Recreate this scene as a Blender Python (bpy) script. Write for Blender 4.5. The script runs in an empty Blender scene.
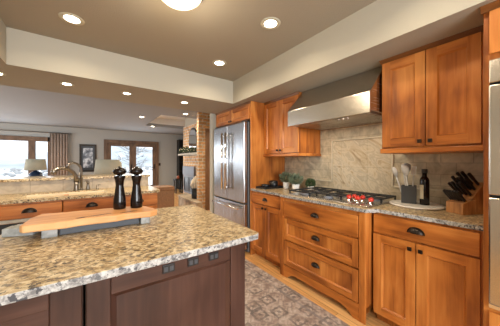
import bpy, math, random
from mathutils import Vector, Matrix
random.seed(7)
scene = bpy.context.scene
col = scene.collection
R = math.radians
PI = math.pi

# ------------------------------------------------------------------ camera, world, lights, exposure
cam_d = bpy.data.cameras.new('camera')
cam = bpy.data.objects.new('camera', cam_d); col.objects.link(cam)
cam.location = (0, 0, 1.29)
cam.rotation_euler = (R(90), 0, R(-35.4))
cam_d.sensor_width = 36; cam_d.lens = 222 * 36 / 500
cam_d.shift_y = -2 / 500
cam_d.clip_start = 0.05; cam_d.clip_end = 500
scene.camera = cam

scene.view_settings.view_transform = 'Standard'
scene.view_settings.look = 'None'
scene.view_settings.gamma = 1.0
scene.view_settings.use_curve_mapping = False
scene.view_settings.exposure = 0.0

world = bpy.data.worlds.new('sky'); scene.world = world
world.use_nodes = True
wn = world.node_tree.nodes; wl = world.node_tree.links
wn['Background'].inputs['Color'].default_value = (0.86, 0.93, 1.0, 1)
wn['Background'].inputs['Strength'].default_value = 1.9

sun_d = bpy.data.lights.new('sun', 'SUN'); sun_d.energy = 1.2; sun_d.angle = R(3); sun_d.color = (1, .97, .92)
sun = bpy.data.objects.new('sun', sun_d); col.objects.link(sun)
sun.rotation_euler = (R(48), 0, R(200))


def area(name, loc, rot, sx, sy, energy, color, spread=180):
    d = bpy.data.lights.new(name, 'AREA'); d.shape = 'RECTANGLE'; d.size = sx; d.size_y = sy
    d.energy = energy; d.color = color; d.spread = R(spread)
    o = bpy.data.objects.new(name, d); col.objects.link(o); o.location = loc; o.rotation_euler = rot
    return o


# daylight at the living room glass; the rear and side lamps are added fill
area('fill_kitchen_rear', (0.2, -2.43, 1.5), (R(90), 0, 0), 2.2, 1.3, 178, (0.90, 0.95, 1.0))  # added fill lamp, set in the unseen rear window opening
area('daylight_living_window', (-2.3, 10.30, 1.4), (R(-90), 0, 0), 2.3, 1.4, 42, (0.88, 0.94, 1.0))
area('daylight_french_doors', (1.4, 10.30, 1.1), (R(-90), 0, 0), 1.6, 1.8, 36, (0.88, 0.94, 1.0))
area('fill_living_side', (-4.50, 6.9, 1.35), (0, R(-90), 0), 1.9, 4.2, 190, (0.9, 0.95, 1.0))  # added fill for the living room; this wall has no window


# ------------------------------------------------------------------ materials
def new_mat(name):
    m = bpy.data.materials.new(name); m.use_nodes = True
    return m, m.node_tree.nodes, m.node_tree.links, m.node_tree.nodes['Principled BSDF']


def rgb(c):
    return (c[0], c[1], c[2], 1)


def plain(name, color, rough=0.5, metal=0.0, noise=0.0, scale=20, bump=0.0, bscale=200, spec=0.5):
    m, n, l, b = new_mat(name)
    b.inputs['Base Color'].default_value = rgb(color)
    b.inputs['Roughness'].default_value = rough; b.inputs['Metallic'].default_value = metal
    b.inputs['Specular IOR Level'].default_value = spec
    tc = n.new('ShaderNodeTexCoord')
    if noise:
        nz = n.new('ShaderNodeTexNoise'); nz.inputs['Scale'].default_value = scale; nz.inputs['Detail'].default_value = 4
        l.new(tc.outputs['Object'], nz.inputs['Vector'])
        r = n.new('ShaderNodeValToRGB')
        r.color_ramp.elements[0].position = .3; r.color_ramp.elements[1].position = .7
        r.color_ramp.elements[0].color = rgb([max(0, q * (1 - noise)) for q in color])
        r.color_ramp.elements[1].color = rgb([min(1, q * (1 + noise)) for q in color])
        l.new(nz.outputs['Fac'], r.inputs['Fac']); l.new(r.outputs['Color'], b.inputs['Base Color'])
    if bump:
        nb = n.new('ShaderNodeTexNoise'); nb.inputs['Scale'].default_value = bscale; nb.inputs['Detail'].default_value = 3
        l.new(tc.outputs['Object'], nb.inputs['Vector'])
        bp = n.new('ShaderNodeBump'); bp.inputs['Strength'].default_value = bump; bp.inputs['Distance'].default_value = .004
        l.new(nb.outputs['Fac'], bp.inputs['Height']); l.new(bp.outputs['Normal'], b.inputs['Normal'])
    return m


def emit(name, color, strength):
    m, n, l, b = new_mat(name)
    b.inputs['Base Color'].default_value = rgb(color)
    b.inputs['Emission Color'].default_value = rgb(color)
    b.inputs['Emission Strength'].default_value = strength
    return m


def ramp(n, stops):
    r = n.new('ShaderNodeValToRGB'); e = r.color_ramp.elements
    while len(e) > len(stops): e.remove(e[-1])
    while len(e) < len(stops): e.new(1)
    for el, (p, c) in zip(e, stops): el.position = p; el.color = rgb(c)
    return r


def wood(name, dark, mid, light, axis, rough=0.38, fine=34, coarse=3.0):
    m, n, l, b = new_mat(name)
    tc = n.new('ShaderNodeTexCoord'); oi = n.new('ShaderNodeObjectInfo')
    sc = n.new('ShaderNodeVectorMath'); sc.operation = 'SCALE'; sc.inputs['Scale'].default_value = 9.0
    cmb = n.new('ShaderNodeCombineXYZ')
    for k in 'XYZ': l.new(oi.outputs['Random'], cmb.inputs[k])
    l.new(cmb.outputs[0], sc.inputs[0])
    ad = n.new('ShaderNodeVectorMath'); ad.operation = 'ADD'
    l.new(tc.outputs['Object'], ad.inputs[0]); l.new(sc.outputs[0], ad.inputs[1])
    mp = n.new('ShaderNodeMapping'); s = [1.0, 1.0, 1.0]; s[axis] = 0.07
    mp.inputs['Scale'].default_value = s
    l.new(ad.outputs[0], mp.inputs['Vector'])
    n1 = n.new('ShaderNodeTexNoise'); n1.inputs['Scale'].default_value = fine; n1.inputs['Detail'].default_value = 6
    n1.inputs['Distortion'].default_value = .4
    l.new(mp.outputs[0], n1.inputs['Vector'])
    mp2 = n.new('ShaderNodeMapping'); s2 = [1.0, 1.0, 1.0]; s2[axis] = 0.45; mp2.inputs['Scale'].default_value = s2
    l.new(ad.outputs[0], mp2.inputs['Vector'])
    n2 = n.new('ShaderNodeTexNoise'); n2.inputs['Scale'].default_value = coarse; n2.inputs['Detail'].default_value = 3
    n2.inputs['Distortion'].default_value = .8
    l.new(mp2.outputs[0], n2.inputs['Vector'])
    mx = n.new('ShaderNodeMath'); mx.operation = 'MULTIPLY_ADD'; mx.inputs[1].default_value = .34
    l.new(n1.outputs['Fac'], mx.inputs[0])
    m2 = n.new('ShaderNodeMath'); m2.operation = 'MULTIPLY'; m2.inputs[1].default_value = .66
    l.new(n2.outputs['Fac'], m2.inputs[0]); l.new(m2.outputs[0], mx.inputs[2])
    r = ramp(n, [(.36, dark), (.5, mid), (.64, light)])
    l.new(mx.outputs[0], r.inputs['Fac']); l.new(r.outputs['Color'], b.inputs['Base Color'])
    b.inputs['Roughness'].default_value = rough
    b.inputs['Specular IOR Level'].default_value = .4
    return m


OR_D, OR_M, OR_L = (.22, .060, .010), (.46, .148, .026), (.62, .245, .055)
M = {}
M['oak_v'] = wood('honey_wood_upright', OR_D, OR_M, OR_L, 2)
M['oak_h'] = wood('honey_wood_level', OR_D, OR_M, OR_L, 0)
DK_D, DK_M, DK_L = (.026, .011, .008), (.052, .022, .015), (.08, .036, .025)
M['dark_v'] = wood('espresso_wood_upright', DK_D, DK_M, DK_L, 2, .35)
M['dark_h'] = wood('espresso_wood_level', DK_D, DK_M, DK_L, 0, .35)
M['brown'] = wood('brown_door_wood', (.16, .075, .035), (.24, .12, .058), (.32, .17, .085), 2, .5)
M['board'] = wood('board_wood', (.33, .12, .03), (.60, .27, .09), (.74, .40, .17), 0, .45, 22, 2.4)
M['acacia'] = wood('block_wood', (.20, .08, .025), (.46, .21, .07), (.66, .34, .13), 2, .45, 40, 9)
M['grey_wood'] = plain('weathered_grey_wood', (.30, .30, .28), .7, noise=.3, scale=30)
M['trim_wood'] = wood('window_trim_wood', (.10, .058, .034), (.17, .10, .06), (.23, .145, .09), 2, .5)
M['wall'] = plain('warm_cream_paint', (.43, .395, .315), .85, bump=.25, bscale=160)
M['ceil'] = plain('shaded_ceiling_paint', (.335, .30, .235), .9, bump=.5, bscale=120)  # cream paint toned down for the shade on undersides the downlights miss
M['wall_living'] = plain('grey_living_paint', (.42, .42, .395), .9, bump=.25, bscale=120)
M['ceil_living'] = plain('grey_living_ceiling', (.28, .285, .29), .9, bump=.6, bscale=60)
M['white'] = plain('white_glaze', (.84, .84, .82), .3)
M['cream'] = plain('cream_sink', (.74, .63, .44), .25)
M['black'] = plain('black_satin', (.012, .012, .013), .35)
M['black_matte'] = plain('black_iron', (.018, .018, .018), .6, bump=.2)
M['bronze'] = plain('dark_bronze', (.035, .026, .02), .38, metal=.8)
M['nickel'] = plain('brushed_nickel', (.27, .245, .215), .34, metal=1)
M['chrome'] = plain('polished_chrome', (.8, .8, .8), .12, metal=1)
M['charcoal'] = plain('charcoal_stoneware', (.05, .053, .058), .5)
M['red'] = plain('red_enamel', (.58, .03, .012), .3)
M['mill'] = plain('black_lacquer', (.009, .005, .004), .10, spec=.32)
M['fridge_side'] = plain('grey_painted_steel', (.16, .165, .175), .45, metal=.3)
M['leather'] = plain('brown_leather', (.27, .135, .058), .55, noise=.25, scale=35, bump=.4, bscale=90)
M['curtain'] = plain('taupe_curtain_cloth', (.52, .40, .32), .9, noise=.08, scale=8)
M['shade'] = plain('linen_lampshade', (.50, .47, .36), .9, noise=.06, scale=120)
M['blue_glass'] = plain('dark_blue_ceramic', (.03, .05, .10), .2)
M['snow'] = plain('snow', (.86, .89, .93), .9, noise=.06, scale=.4)
M['stone'] = plain('tan_flagstone', (.42, .33, .23), .8, noise=.35, scale=6, bump=.8, bscale=25)
M['mantel'] = plain('pale_stone', (.40, .37, .31), .7, noise=.15, scale=12)
M['screen'] = plain('dark_firebox_glass', (.02, .02, .022), .4)
M['silver'] = plain('silver_grey_metal', (.19, .20, .23), .55, metal=.2)
M['mirror'] = plain('mirror_glass', (.85, .87, .88), .03, metal=1)
M['label'] = plain('bottle_label_paper', (.52, .46, .33), .7)
M['throw'] = plain('cream_throw', (.62, .54, .42), .95, noise=.25, scale=40, bump=.8, bscale=60)
M['chair_red'] = plain('red_brown_wood', (.30, .08, .03), .45)
M['leaf_grey'] = plain('grey_green_leaf', (.15, .19, .12), .7, noise=.35, scale=25)
M['leaf_green'] = plain('deep_green_leaf', (.06, .10, .035), .65, noise=.4, scale=30)
M['evergreen'] = plain('evergreen_sprig', (.04, .06, .03), .8, noise=.4, scale=25)
M['spoon_white'] = plain('white_silicone', (.66, .66, .64), .5)
M['spoon_grey'] = plain('grey_silicone', (.30, .31, .32), .5)
M['marble'] = plain('white_marble', (.76, .73, .67), .35, noise=.07, scale=10)
M['plastic_white'] = plain('white_plastic', (.7, .69, .65), .4)
M['bulb'] = emit('warm_bulb', (1.0, .88, .70), 14)
M['bulb_small'] = emit('string_light', (1.0, .8, .5), 3)
M['dome'] = emit('frosted_dome', (1.0, .88, .72), .9)
M['pale_scrub'] = plain('frosted_scrub', (.42, .42, .42), .95, noise=.3, scale=3)
M['oak_dark'] = wood('dark_brown_molding', (.09, .03, .008), (.17, .06, .014), (.25, .095, .024), 0)  # darker brown wood for the crown moldings
M['liner'] = plain('pale_stone_liner', (.60, .53, .40), .5, noise=.12, scale=14)
M['dark_hill'] = plain('hill_scrub', (.50, .56, .62), .95, noise=.3, scale=.06)


def steel(name, color, rough, axis, wav=0.0):
    m, n, l, b = new_mat(name)
    b.inputs['Metallic'].default_value = 1; b.inputs['Base Color'].default_value = rgb(color)
    tc = n.new('ShaderNodeTexCoord'); mp = n.new('ShaderNodeMapping')
    s = [260.0, 260.0, 260.0]; s[axis] = 3; mp.inputs['Scale'].default_value = s
    l.new(tc.outputs['Object'], mp.inputs['Vector'])
    nz = n.new('ShaderNodeTexNoise'); nz.inputs['Scale'].default_value = 1; nz.inputs['Detail'].default_value = 2
    l.new(mp.outputs[0], nz.inputs['Vector'])
    mr = n.new('ShaderNodeMapRange'); mr.inputs[3].default_value = rough - .06; mr.inputs[4].default_value = rough + .08
    l.new(nz.outputs['Fac'], mr.inputs[0]); l.new(mr.outputs[0], b.inputs['Roughness'])
    if wav:
        mp2 = n.new('ShaderNodeMapping'); mp2.inputs['Scale'].default_value = (3.2, 3.2, .8)
        l.new(tc.outputs['Object'], mp2.inputs['Vector'])
        n2 = n.new('ShaderNodeTexNoise'); n2.inputs['Scale'].default_value = 1.6; n2.inputs['Detail'].default_value = 1
        l.new(mp2.outputs[0], n2.inputs['Vector'])
        bp = n.new('ShaderNodeBump'); bp.inputs['Strength'].default_value = wav; bp.inputs['Distance'].default_value = .05
        l.new(n2.outputs['Fac'], bp.inputs['Height']); l.new(bp.outputs['Normal'], b.inputs['Normal'])
    return m


M['steel'] = steel('brushed_steel', (.62, .60, .57), .26, 0)
M['steel_hood'] = steel('hood_steel', (.56, .52, .46), .24, 1)
M['steel_fridge'] = steel('fridge_steel', (.46, .47, .49), .24, 2, .14)
M['steel_oven'] = steel('oven_steel', (.62, .58, .52), .22, 2, .3)


def granite(name, tint=(1, 1, 1), pale=0.0):
    m, n, l, b = new_mat(name)
    tc = n.new('ShaderNodeTexCoord')
    n1 = n.new('ShaderNodeTexNoise'); n1.inputs['Scale'].default_value = 34; n1.inputs['Detail'].default_value = 7; n1.inputs['Roughness'].default_value = .72
    n1.inputs['Distortion'].default_value = .6
    n2 = n.new('ShaderNodeTexNoise'); n2.inputs['Scale'].default_value = 52; n2.inputs['Detail'].default_value = 4; n2.inputs['Roughness'].default_value = .6
    n3 = n.new('ShaderNodeTexNoise'); n3.inputs['Scale'].default_value = 6; n3.inputs['Detail'].default_value = 3
    mp = n.new('ShaderNodeMapping'); mp.inputs['Rotation'].default_value = (0, 0, .5); mp.inputs['Scale'].default_value = (1, 1.25, 1.1)
    l.new(tc.outputs['Object'], mp.inputs['Vector'])
    for q in (n1, n2, n3): l.new(mp.outputs[0], q.inputs['Vector'])
    a = (.45, .32, .155); w = (.68, .57, .38); g = (.20, .115, .05)
    if pale:
        a = (.33, .32, .30); w = (.50, .49, .46); g = (.15, .145, .14)
    r1 = ramp(n, [(.38, g), (.48, a), (.60, w)])
    l.new(n1.outputs['Fac'], r1.inputs['Fac'])
    r2 = ramp(n, [(.43, (1, 1, 1)), (.455, (0, 0, 0))])
    l.new(n2.outputs['Fac'], r2.inputs['Fac'])
    r3 = ramp(n, [(.40, (1, 1, 1)), (.60, (.6, .6, .6))])
    l.new(n3.outputs['Fac'], r3.inputs['Fac'])
    mm = n.new('ShaderNodeMix'); mm.data_type = 'RGBA'; mm.blend_type = 'MULTIPLY'; mm.inputs['Factor'].default_value = 1
    l.new(r2.outputs['Color'], mm.inputs['A']); l.new(r3.outputs['Color'], mm.inputs['B'])
    bw = n.new('ShaderNodeRGBToBW'); l.new(mm.outputs['Result'], bw.inputs[0])
    mx = n.new('ShaderNodeMix'); mx.data_type = 'RGBA'
    l.new(bw.outputs[0], mx.inputs['Factor']); l.new(r1.outputs['Color'], mx.inputs['A'])
    mx.inputs['B'].default_value = (.07, .05, .035, 1) if not pale else (.06, .06, .065, 1)
    l.new(mx.outputs['Result'], b.inputs['Base Color'])
    b.inputs['Roughness'].default_value = .28 if not pale else .5
    b.inputs['Specular IOR Level'].default_value = .35
    return m


M['granite'] = granite('speckled_gold_granite')
M['granite_edge'] = granite('pale_granite_edge', pale=1)  # paler, greyer, less glossy granite for the slab sides


def planar(n, l, tc, u, v):
    """vector (u, v, 0) out of object coordinates; u may be 'XY' for the sum of both"""
    sp = n.new('ShaderNodeSeparateXYZ'); l.new(tc.outputs['Object'], sp.inputs[0])
    cb = n.new('ShaderNodeCombineXYZ')
    if u == 'XY':
        ad = n.new('ShaderNodeMath'); l.new(sp.outputs['X'], ad.inputs[0]); l.new(sp.outputs['Y'], ad.inputs[1]); l.new(ad.outputs[0], cb.inputs['X'])
    else:
        l.new(sp.outputs[u], cb.inputs['X'])
    l.new(sp.outputs[v], cb.inputs['Y'])
    return cb


def brick_mat(name, c1, c2, mortar, bw, bh, ms, u, v, rough=.85, bump=.6, var=.35, off=.5):
    m, n, l, b = new_mat(name)
    tc = n.new('ShaderNodeTexCoord'); vec = planar(n, l, tc, u, v)
    br = n.new('ShaderNodeTexBrick'); br.offset = off
    br.inputs['Scale'].default_value = 1; br.inputs['Brick Width'].default_value = bw; br.inputs['Row Height'].default_value = bh
    br.inputs['Mortar Size'].default_value = ms; br.inputs['Mortar Smooth'].default_value = .2
    br.inputs['Color1'].default_value = rgb(c1); br.inputs['Color2'].default_value = rgb(c2); br.inputs['Mortar'].default_value = rgb(mortar)
    l.new(vec.outputs[0], br.inputs['Vector'])
    nz = n.new('ShaderNodeTexNoise'); nz.inputs['Scale'].default_value = 9; nz.inputs['Detail'].default_value = 5; nz.inputs['Distortion'].default_value = 1
    l.new(tc.outputs['Object'], nz.inputs['Vector'])
    r = ramp(n, [(.3, (1 - var,) * 3), (.7, (1 + var,) * 3)])
    l.new(nz.outputs['Fac'], r.inputs['Fac'])
    mx = n.new('ShaderNodeMix'); mx.data_type = 'RGBA'; mx.blend_type = 'MULTIPLY'; mx.inputs['Factor'].default_value = 1
    l.new(br.outputs['Color'], mx.inputs['A']); l.new(r.outputs['Color'], mx.inputs['B'])
    l.new(mx.outputs['Result'], b.inputs['Base Color'])
    b.inputs['Roughness'].default_value = rough
    bp = n.new('ShaderNodeBump'); bp.inputs['Strength'].default_value = bump; bp.inputs['Distance'].default_value = .006; bp.invert = True
    l.new(br.outputs['Fac'], bp.inputs['Height']); l.new(bp.outputs['Normal'], b.inputs['Normal'])
    return m


M['brick'] = brick_mat('tan_brick', (.74, .44, .20), (.56, .29, .125), (.62, .55, .44), .23, .085, .013, 'XY', 'Z')
M['tile'] = brick_mat('tan_slate_tile', (.56, .47, .32), (.46, .40, .29), (.36, .30, .22), .20, .098, .003, 'Y', 'Z', .5, .4, .32)
M['tile_bar'] = brick_mat('bar_front_tile', (.44, .36, .26), (.40, .33, .24), (.30, .25, .18), .30, .30, .004, 'X', 'Z', .5, .3, .2, 0)


def slab_mat():
    m, n, l, b = new_mat('veined_sandstone')
    tc = n.new('ShaderNodeTexCoord'); vec = planar(n, l, tc, 'Y', 'Z')
    m0 = n.new('ShaderNodeMapping'); m0.inputs['Rotation'].default_value = (0, 0, R(-40)); l.new(vec.outputs[0], m0.inputs['Vector'])
    mp = n.new('ShaderNodeMapping'); mp.inputs['Scale'].default_value = (1.1, 2.4, 1)
    l.new(m0.outputs[0], mp.inputs['Vector'])
    n1 = n.new('ShaderNodeTexNoise'); n1.inputs['Scale'].default_value = 3.4; n1.inputs['Detail'].default_value = 8; n1.inputs['Roughness'].default_value = .62; n1.inputs['Distortion'].default_value = 1.6
    l.new(mp.outputs[0], n1.inputs['Vector'])
    r = ramp(n, [(.30, (.26, .18, .10)), (.42, (.50, .40, .26)), (.50, (.64, .55, .40)), (.56, (.46, .39, .28)), (.64, (.62, .54, .40)), (.74, (.76, .70, .58))])
    l.new(n1.outputs['Fac'], r.inputs['Fac'])
    br = n.new('ShaderNodeTexBrick'); br.offset = 0
    br.inputs['Scale'].default_value = 1; br.inputs['Brick Width'].default_value = .305; br.inputs['Row Height'].default_value = .305; br.inputs['Mortar Size'].default_value = .002
    br.inputs['Color1'].default_value = (1, 1, 1, 1); br.inputs['Color2'].default_value = (.93, .93, .93, 1); br.inputs['Mortar'].default_value = (.7, .7, .7, 1)
    l.new(vec.outputs[0], br.inputs['Vector'])
    mx = n.new('ShaderNodeMix'); mx.data_type = 'RGBA'; mx.blend_type = 'MULTIPLY'; mx.inputs['Factor'].default_value = 1
    l.new(r.outputs['Color'], mx.inputs['A']); l.new(br.outputs['Color'], mx.inputs['B'])
    l.new(mx.outputs['Result'], b.inputs['Base Color']); b.inputs['Roughness'].default_value = .45
    return m


M['slab'] = slab_mat()


def floor_mat():
    m, n, l, b = new_mat('honey_plank_floor')
    tc = n.new('ShaderNodeTexCoord'); vec = planar(n, l, tc, 'Y', 'X')
    br = n.new('ShaderNodeTexBrick'); br.offset = .37
    br.inputs['Scale'].default_value = 1; br.inputs['Brick Width'].default_value = 1.1; br.inputs['Row Height'].default_value = .085; br.inputs['Mortar Size'].default_value = .0015
    br.inputs['Color1'].default_value = (.72, .41, .16, 1); br.inputs['Color2'].default_value = (.60, .30, .10, 1); br.inputs['Mortar'].default_value = (.2, .09, .03, 1)
    l.new(vec.outputs[0], br.inputs['Vector'])
    mp = n.new('ShaderNodeMapping'); mp.inputs['Scale'].default_value = (30, 2, 1); l.new(tc.outputs['Object'], mp.inputs['Vector'])
    nz = n.new('ShaderNodeTexNoise'); nz.inputs['Scale'].default_value = 1.5; nz.inputs['Detail'].default_value = 5; l.new(mp.outputs[0], nz.inputs['Vector'])
    r = ramp(n, [(.3, (.75,) * 3), (.7, (1.15,) * 3)]); l.new(nz.outputs['Fac'], r.inputs['Fac'])
    mx = n.new('ShaderNodeMix'); mx.data_type = 'RGBA'; mx.blend_type = 'MULTIPLY'; mx.inputs['Factor'].default_value = 1
    l.new(br.outputs['Color'], mx.inputs['A']); l.new(r.outputs['Color'], mx.inputs['B']); l.new(mx.outputs['Result'], b.inputs['Base Color'])
    b.inputs['Roughness'].default_value = .32
    return m


M['floor'] = floor_mat()


def rug_mat():
    """muted oriental pattern; object coordinates run from the rug's near left corner"""
    m, n, l, b = new_mat('faded_oriental_rug')
    tc = n.new('ShaderNodeTexCoord')
    wob = n.new('ShaderNodeTexNoise'); wob.inputs['Scale'].default_value = 40; l.new(tc.outputs['Object'], wob.inputs['Vector'])
    ws = n.new('ShaderNodeVectorMath'); ws.operation = 'SCALE'; ws.inputs['Scale'].default_value = .02; l.new(wob.outputs['Color'], ws.inputs[0])
    ad = n.new('ShaderNodeVectorMath'); l.new(tc.outputs['Object'], ad.inputs[0]); l.new(ws.outputs[0], ad.inputs[1])

    def motif(scale, dist, stops, rnd):
        v = n.new('ShaderNodeTexVoronoi'); v.voronoi_dimensions = '2D'; v.distance = dist; v.inputs['Scale'].default_value = scale; v.inputs['Randomness'].default_value = rnd
        l.new(ad.outputs[0], v.inputs['Vector'])
        r = ramp(n, stops); l.new(v.outputs['Distance'], r.inputs['Fac']); return r
    m1 = motif(5.2, 'CHEBYCHEV', [(.0, (1, 1, 1)), (.07, (1, 1, 1)), (.09, (0, 0, 0)), (.20, (0, 0, 0)), (.22, (1, 1, 1)), (.30, (1, 1, 1)), (.33, (0, 0, 0))], .45)
    m2 = motif(12, 'MANHATTAN', [(.0, (1, 1, 1)), (.20, (1, 1, 1)), (.24, (0, 0, 0)), (.52, (0, 0, 0)), (.56, (.9, .9, .9)), (.72, (.9, .9, .9)), (.76, (0, 0, 0))], .8)
    wear = n.new('ShaderNodeTexNoise'); wear.inputs['Scale'].default_value = 6; wear.inputs['Detail'].default_value = 6; l.new(tc.outputs['Object'], wear.inputs['Vector'])
    wr = ramp(n, [(.35, (.35,) * 3), (.55, (1,) * 3)]); l.new(wear.outputs['Fac'], wr.inputs['Fac'])
    base = ramp(n, [(.35, (.25, .18, .145)), (.5, (.38, .295, .245)), (.65, (.47, .385, .325))])
    nb = n.new('ShaderNodeTexNoise'); nb.inputs['Scale'].default_value = 14; nb.inputs['Detail'].default_value = 5; l.new(tc.outputs['Object'], nb.inputs['Vector'])
    l.new(nb.outputs['Fac'], base.inputs['Fac'])

    def mixin(prev, mask, colr, amt):
        bw = n.new('ShaderNodeMath'); bw.operation = 'MULTIPLY'; l.new(mask.outputs['Color'], bw.inputs[0]); l.new(wr.outputs['Color'], bw.inputs[1])
        k = n.new('ShaderNodeMath'); k.operation = 'MULTIPLY'; k.inputs[1].default_value = amt; l.new(bw.outputs[0], k.inputs[0])
        x = n.new('ShaderNodeMix'); x.data_type = 'RGBA'; l.new(k.outputs[0], x.inputs['Factor']); l.new(prev, x.inputs['A']); x.inputs['B'].default_value = rgb(colr)
        return x.outputs['Result']
    c = mixin(base.outputs['Color'], m2, (.17, .13, .11), .62)
    c = mixin(c, m1, (.095, .078, .075), .72)
    # border bands along the long edge
    sp = n.new('ShaderNodeSeparateXYZ'); l.new(tc.outputs['Object'], sp.inputs[0])
    bd = ramp(n, [(.0, (0, 0, 0)), (.775, (0, 0, 0)), (.78, (1, 1, 1)), (.80, (1, 1, 1)), (.805, (0, 0, 0)), (.95, (0, 0, 0)), (.955, (1, 1, 1)), (1, (1, 1, 1))])
    l.new(sp.outputs['X'], bd.inputs['Fac'])
    c = mixin(c, bd, (.20, .17, .16), .8)
    l.new(c, b.inputs['Base Color']); b.inputs['Roughness'].default_value = .95
    pile = n.new('ShaderNodeTexNoise'); pile.inputs['Scale'].default_value = 400; l.new(tc.outputs['Object'], pile.inputs['Vector'])
    bp = n.new('ShaderNodeBump'); bp.inputs['Strength'].default_value = .4; bp.inputs['Distance'].default_value = .003
    l.new(pile.outputs['Fac'], bp.inputs['Height']); l.new(bp.outputs['Normal'], b.inputs['Normal'])
    return m


M['rug'] = rug_mat()


def glass_mat():
    m = bpy.data.materials.new('window_glass'); m.use_nodes = True
    n = m.node_tree.nodes; l = m.node_tree.links; n.remove(n['Principled BSDF'])
    t = n.new('ShaderNodeBsdfTransparent'); g = n.new('ShaderNodeBsdfGlossy'); g.inputs['Roughness'].default_value = .02
    f = n.new('ShaderNodeFresnel'); f.inputs['IOR'].default_value = 1.3
    mx = n.new('ShaderNodeMixShader'); l.new(f.outputs[0], mx.inputs[0]); l.new(t.outputs[0], mx.inputs[1]); l.new(g.outputs[0], mx.inputs[2])
    l.new(mx.outputs[0], n['Material Output'].inputs['Surface'])
    return m


M['glass'] = glass_mat()


def photo_mat():
    m, n, l, b = new_mat('grey_landscape_print')
    tc = n.new('ShaderNodeTexCoord'); nz = n.new('ShaderNodeTexNoise'); nz.inputs['Scale'].default_value = 6; nz.inputs['Detail'].default_value = 7
    l.new(tc.outputs['Object'], nz.inputs['Vector'])
    r = ramp(n, [(.40, (.02, .02, .03)), (.5, (.18, .19, .22)), (.62, (.62, .64, .68))]); l.new(nz.outputs['Fac'], r.inputs['Fac'])
    l.new(r.outputs['Color'], b.inputs['Base Color']); b.inputs['Roughness'].default_value = .3
    return m


M['print'] = photo_mat()


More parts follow.
